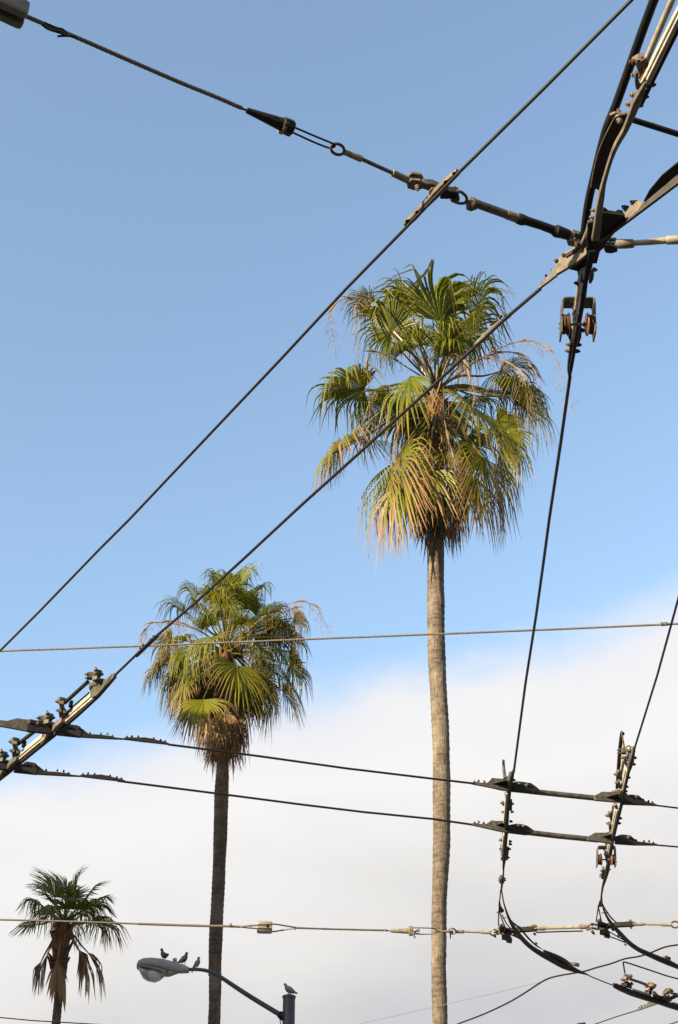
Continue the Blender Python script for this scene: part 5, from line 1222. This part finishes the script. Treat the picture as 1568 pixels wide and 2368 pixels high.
I2 = Thing('strain_insulator', 'small cream strain insulator on the bottom span line between the trunks', 'insulator', a)
def r2(c, s): return [c + v * x * q * s + w * y * q * s for x, y in [(-30, 22), (-22, 30), (22, 30), (30, 22), (30, 10), (22, 7), (22, -7), (30, -10), (30, -22), (22, -30), (-22, -30), (-30, -22), (-30, -10), (-22, -7), (-22, 7), (-30, 10)]]
I2.add(MB().ring_loft([r2(a, .86), r2(a.lerp(b, .08), .98), r2(a.lerp(b, .5), 1.0), r2(a.lerp(b, .92), .98), r2(b, .86)]), 'body', 'porcelain_pale', ang=35, bevel=.002)
c = lev(B3, [(388, 289)], .12)[0]; dv = (CAM - c).normalized()
I2.add(MB().lathe(c + dv * 33 * q, c + dv * 20 * q, [(0, 10 * q), (1, 11 * q)], 14), 'dark_hole', 'dark')  # solid dark disc stands in for the shaded hole
lo2 = Thing('span_wire', 'short twisted strand between the cream insulator and the tan wedge grip', 'wire', lev(B3, [(412, 278)], .12)[0], 'span wires')
lo2.add(pipe(B3, [(408, 278), (440, 281), (500, 291), (556, 300)], 8, .12, n=3), 'loop', 'strand'); lo2.add(pipe(B3, [(408, 323), (440, 319), (500, 309), (550, 302)], 8, .12, n=3), 'loop', 'strand')
lo2.add(pipe(B3, [(545, 301), (800, 309), (1062, 315)], 11, .12, n=20, lobes=6, twist=60, seg=12), 'strand', 'strand'); lo2.add(pipe(B3, [(1055, 312), (1075, 318), (1092, 318)], [12, 7, 7], .12), 'strand_end', 'strand')
lo2.add(pipe(B3, [(540, 313), (548, 304), (560, 300)], 5, .11, n=3), 'tie_end', 'strand')
G2 = Thing('wedge_grip', 'tan conical wedge grip with wire bail in front of the pale trunk', 'wire grip', lev(B3, [(1090, 318)], .12)[0], 'wedge grips')
a, b = lev(B3, [(1088, 318), (1196, 319)], .12); G2.add(MB().lathe(a, b, [(0, 5 * q), (0, 9 * q), (.1, 10 * q), (1, 16 * q)], 16), 'cone', 'tan')
a, b = lev(B3, [(1191, 318), (1215, 318)], .12); G2.add(MB().lathe(a, b, [(0, 25 * q), (.1, 28 * q), (.9, 28 * q), (1, 24 * q)], 6), 'collar', 'tan', smooth=False)
G2.add(pipe(B3, [(1212, 300), (1280, 301), (1330, 304), (1346, 312), (1350, 320), (1345, 328), (1330, 335), (1280, 337), (1212, 335)], 6.5, .12, n=4), 'bail', 'strand')
G2.add(pipe(B3, [(1216, 318), (1235, 322), (1252, 314), (1245, 309), (1228, 322), (1220, 345), (1222, 362)], 4, .11, n=4), 'loose_wire', 'black'); G2.add(pipe(B3, [(1218, 322), (1240, 332), (1252, 322), (1238, 318), (1222, 340), (1232, 358)], 4, .10, n=4), 'loose_wire', 'black')
T1 = Thing('tension_rod', 'cream rod with tan shackle between the pale trunk and the left curved runner', 'tension rod', lev(B3, [(1345, 321)], .12)[0], 'tension rods')
T1.add(pipe(B3, [(1340, 321), (1400, 321), (1444, 323)], 13, .11), 'link', 'tan')
T1.add(pipe(B3, [(1418, 312), (1430, 304), (1448, 306), (1458, 318), (1456, 328), (1444, 336), (1422, 332)], 9, .12, n=4), 'clevis', 'tan')
T1.add(pipe(B3, [(1424, 325), (1444, 323)], 16, .10), 'pin', 'dark'); T1.add(pipe(B3, [(1427, 340), (1429, 352), (1428, 366)], [8, 7, 2], .1), 'cotter_pin', 'dark')
T1.add(pipe(B3, [(1456, 322), (1503, 323)], 19, .12, seg=14), 'ferrule', 'tan')
pr = [B3(1500, 323), B2(0, 591), B2(142, 597)]; T1.add(pipe(D, pr, 5.2, .12), 'rod', 'pale_rod')
T1.add(pipe(B2, [(-6, 591), (8, 592)], 24, .12), 'ferrule', 'tan'); T1.add(pipe(B2, [(136, 596), (206, 597)], [24, 28], .12, seg=14), 'ferrule', 'pale_rod')
T1.add(pipe(B2, [(200, 590), (212, 578), (232, 576), (248, 584)], 13, .12, n=3), 'clevis', 'pale_rod'); T1.add(pipe(B2, [(200, 604), (212, 616), (234, 616), (262, 606)], 13, .11, n=3), 'clevis', 'pale_rod')
T1.add(bar(B2, [(230, 592), (275, 586)], 22, 22, .12), 'link', 'tan', bevel=BV); nuts(T1, B2, [(234, 624, .1, 'rust'), (268, 566, -.6, 'tan'), (260, 606, -.6, 'tan')], 8, .1)
def crossbar(label, dx, dy, L):
    th = Thing('cross_bar', label, 'cross bar', lev(B2, [(300 + dx, 582 + dy)], .08)[0], 'cross bars')
    th.add(bar(B2, [(278 + dx, 584 + dy), (330 + dx, 590 + dy), (420 + dx, 582 + dy - 3), (L, 574 + dy * 1.0)], [60, 38, 34, 26], 34, .09), 'bar', 'dark', bevel=.002)
    th.add(flat(B2, [(268 + dx, 556 + dy), (290 + dx, 540 + dy), (305 + dx, 565 + dy), (348 + dx, 580 + dy), (350 + dx, 600 + dy), (275 + dx, 606 + dy)], 20, .08), 'lug_plate', 'dark', bevel=BV, smooth=False)
    th.add(flat(B2, [(285 + dx, 606 + dy), (345 + dx, 592 + dy), (352 + dx, 634 + dy), (362 + dx, 650 + dy), (356 + dx, 671 + dy), (318 + dx, 662 + dy), (316 + dx, 648 + dy), (286 + dx, 642 + dy)], 20, .05), 'drop_plate', 'dark', bevel=BV, smooth=False)
    nuts(th, B2, [(278 + dx, 548 + dy, -.3, 'steel'), (276 + dx, 600 + dy, -.8, 'tan'), (378 + dx, 610 + dy, .1, 'dark')], 9, .08)
    return th
crossbar('left black cross bar behind the left curved runner', 0, 0, 520)
crossbar('right black cross bar behind the right curved runner', 712, -36, 1238)
T2 = Thing('tension_rod', 'cream double rod between the two curved runners', 'tension rod', lev(B2, [(500, 570)], .12)[0], 'tension rods')
for yo, dz in ((-12, .13), (18, .08)):
    T2.add(bar(B2, [(478, 572 + yo), (505, 562 + yo), (540, 566 + yo)], [14, 16, 20], 14, dz), 'clevis_plate', 'tan' if yo < 0 else 'dark', bevel=BV)
    T2.add(bar(B2, [(905, 560 + yo), (940, 548 + yo), (985, 556 + yo)], [20, 18, 14], 14, dz), 'clevis_plate', 'tan' if yo < 0 else 'rust', bevel=BV)
T2.add(pipe(B2, [(500, 575), (540, 570)], 22, .11), 'link', 'tan')
T2.add(pipe(B2, [(532, 565), (540, 565), (592, 567), (602, 567)], [30, 36, 36, 30], .12, seg=14), 'ferrule', 'pale_rod'); T2.add(pipe(B2, [(598, 566), (730, 563), (856, 558)], 24, .12, seg=14), 'rod', 'pale_rod')
T2.add(pipe(B2, [(535, 598), (700, 592), (875, 588)], 10, .09), 'lower_rod', 'dark'); T2.add(pipe(B2, [(848, 557), (856, 557), (915, 557), (922, 557)], [28, 34, 32, 26], .12, seg=14), 'ferrule', 'tan')
nuts(T2, B2, [(518, 548, .1, 'tan'), (522, 606, .1, 'dark'), (938, 538, .1, 'rust'), (942, 590, .1, 'rust'), (950, 600, .1, 'dark'), (472, 560, .1, 'tan')], 9, .11)
T3 = Thing('tension_rod', 'cream rod with rusty eye ring at the right edge', 'tension rod', lev(B2, [(1240, 538)], .12)[0], 'tension rods')
T3.add(bar(B2, [(1170, 522), (1210, 522), (1248, 524)], [16, 18, 14], 14, .13), 'clevis_plate', 'pale_rod', bevel=BV); T3.add(bar(B2, [(1215, 552), (1248, 548)], 14, 14, .09), 'clevis_plate', 'tan', bevel=BV)
T3.add(pipe(B2, [(1246, 536), (1316, 537)], [30, 26], .12, seg=14), 'ferrule', 'pale_rod'); T3.add(pipe(B2, [(1312, 538), (1455, 541)], 16, .12), 'rod', 'pale_rod'); T3.add(pipe(B2, [(1450, 541), (1518, 542)], 26, .12, seg=14), 'ferrule', 'pale_rod')
c = lev(B2, [(1546, 541)], .12)[0]; dv = (CAM - c).normalized(); uu = Vector((1, 0, 0)); vv = dv.cross(uu).normalized(); q = wpx(B2, c, 1)
T3.add(MB().torus(c, uu, vv, 28 * q, 22 * q, 6 * q), 'eye', 'rust'); T3.add(pipe(B2, [(1572, 543), (1640, 545)], 11, .12, ext=(0, 14)), 'wire_tail', 'strand_pale')
nuts(T3, B2, [(1218, 510, .1, 'tan'), (1222, 560, .1, 'tan')], 8, .12)

# ---- bottom right corner rail
E = Thing('section_rail', 'dark rail with tan brackets in the bottom right corner', 'rail', lev(B2, [(1420, 1090)], 0)[0], 'section rails')
E.add(bar(B2, [(1098, 982), (1150, 1004), (1230, 1038), (1330, 1072), (1425, 1100), (1500, 1125), (1580, 1148), (1700, 1190)], [10, 34, 40, 34, 30, 34, 40, 40], 34, .0, ext=(0, 9)), 'runner', 'dark', bevel=BV)
E.add(bar(B2, [(1228, 1018), (1362, 1062)], 24, 26, .03), 'rail', 'rail', bevel=BV); E.add(bar(B2, [(1528, 1118), (1700, 1172)], 24, 26, .03), 'rail', 'rail', bevel=BV)
E.add(bar(B2, [(1222, 1006), (1300, 1030), (1366, 1052)], 8, 10, .06), 'top_bar', 'black')
E.add(bar(B2, [(1160, 985), (1190, 975), (1222, 985)], [20, 34, 24], 34, .045), 'joint_clamp', 'dark', bevel=BV)
E.add(bar(B2, [(1172, 938), (1198, 920), (1222, 928)], [26, 36, 26], 34, .10), 'post_block', 'tan', bevel=.002); E.add(bar(B2, [(1190, 940), (1192, 960), (1205, 984)], [22, 26, 30], 24, .08), 'bracket', 'tan', bevel=BV)
E.add(pipe(B2, [(1222, 938), (1290, 960), (1352, 984)], 20, .09, seg=12), 'tube', 'steel_grey')
E.add(bar(B2, [(1348, 980), (1370, 978), (1394, 990)], [26, 36, 26], 30, .09), 'tube_cap', 'tan', bevel=BV); E.add(bar(B2, [(1378, 1000), (1362, 1020), (1366, 1040)], [24, 26, 20], 24, .07), 'bracket', 'rust', bevel=BV)
E.add(flat(B2, [(1380, 1040), (1400, 1035), (1430, 1068), (1480, 1072), (1500, 1100), (1440, 1112), (1390, 1100)], 24, .03), 'joint_plate', 'dark', bevel=BV)
E.add(bar(B2, [(1466, 1042), (1494, 1020), (1520, 1028)], [24, 40, 26], 34, .10), 'post_block', 'tan', bevel=.002); E.add(bar(B2, [(1490, 1046), (1492, 1070), (1500, 1090)], [26, 34, 40], 26, .07), 'bracket', 'steel_grey', bevel=BV)
E.add(pipe(B2, [(1505, 1080), (1568, 1052), (1680, 1000)], 28, .08, seg=12), 'tube', 'steel_grey'); E.add(pipe(B2, [(1520, 1040), (1568, 1048)], 16, .10), 'tube', 'dark')
nuts(E, B2, [(1162, 940, -1, 'tan'), (1185, 905, -.2, 'tan'), (1222, 912, .6, 'tan'), (1355, 966, -.1, 'tan'), (1395, 980, 1, 'rust'), (1338, 990, -1, 'tan'), (1340, 1025, -1, 'rust'), (1468, 1040, -1, 'tan'), (1497, 1008, 0, 'tan'), (1518, 1022, 1, 'dark'), (1120, 976, 0, 'dark'), (1140, 984, 0, 'dark'), (1228, 968, .2, 'dark'), (1425, 1062, .2, 'dark')], 9, .08)
F1 = Thing('wire_clamp', 'toothed wire clamp below the bottom right rail', 'wire clamp', lev(B2, [(1275, 1163)], 0)[0], 'stepped wire clamps')
g = splice(F1, B2, (1272, 1166), (1425, 1108), [(1270, 1160), (1290, 1144), (1320, 1138), (1345, 1122), (1365, 1105), (1385, 1096), (1428, 1104), (1420, 1116), (1390, 1128), (1330, 1148), (1275, 1167)], [(1285, 1148), (1303, 1138), (1325, 1132), (1350, 1116)], 14, 'olive', 'dark', 'clamp_body', 6)
single(pipe(B2, [(820, 1272), (845, 1263), (895, 1258)], [6, 14, 14], 0.0, n=3), 'wire_clamp', 'dark', 'dark stub of a clamp on the bottom edge right of the pale trunk', 'wire clamp', lev(B2, [(845, 1263)])[0], 'stepped wire clamps')
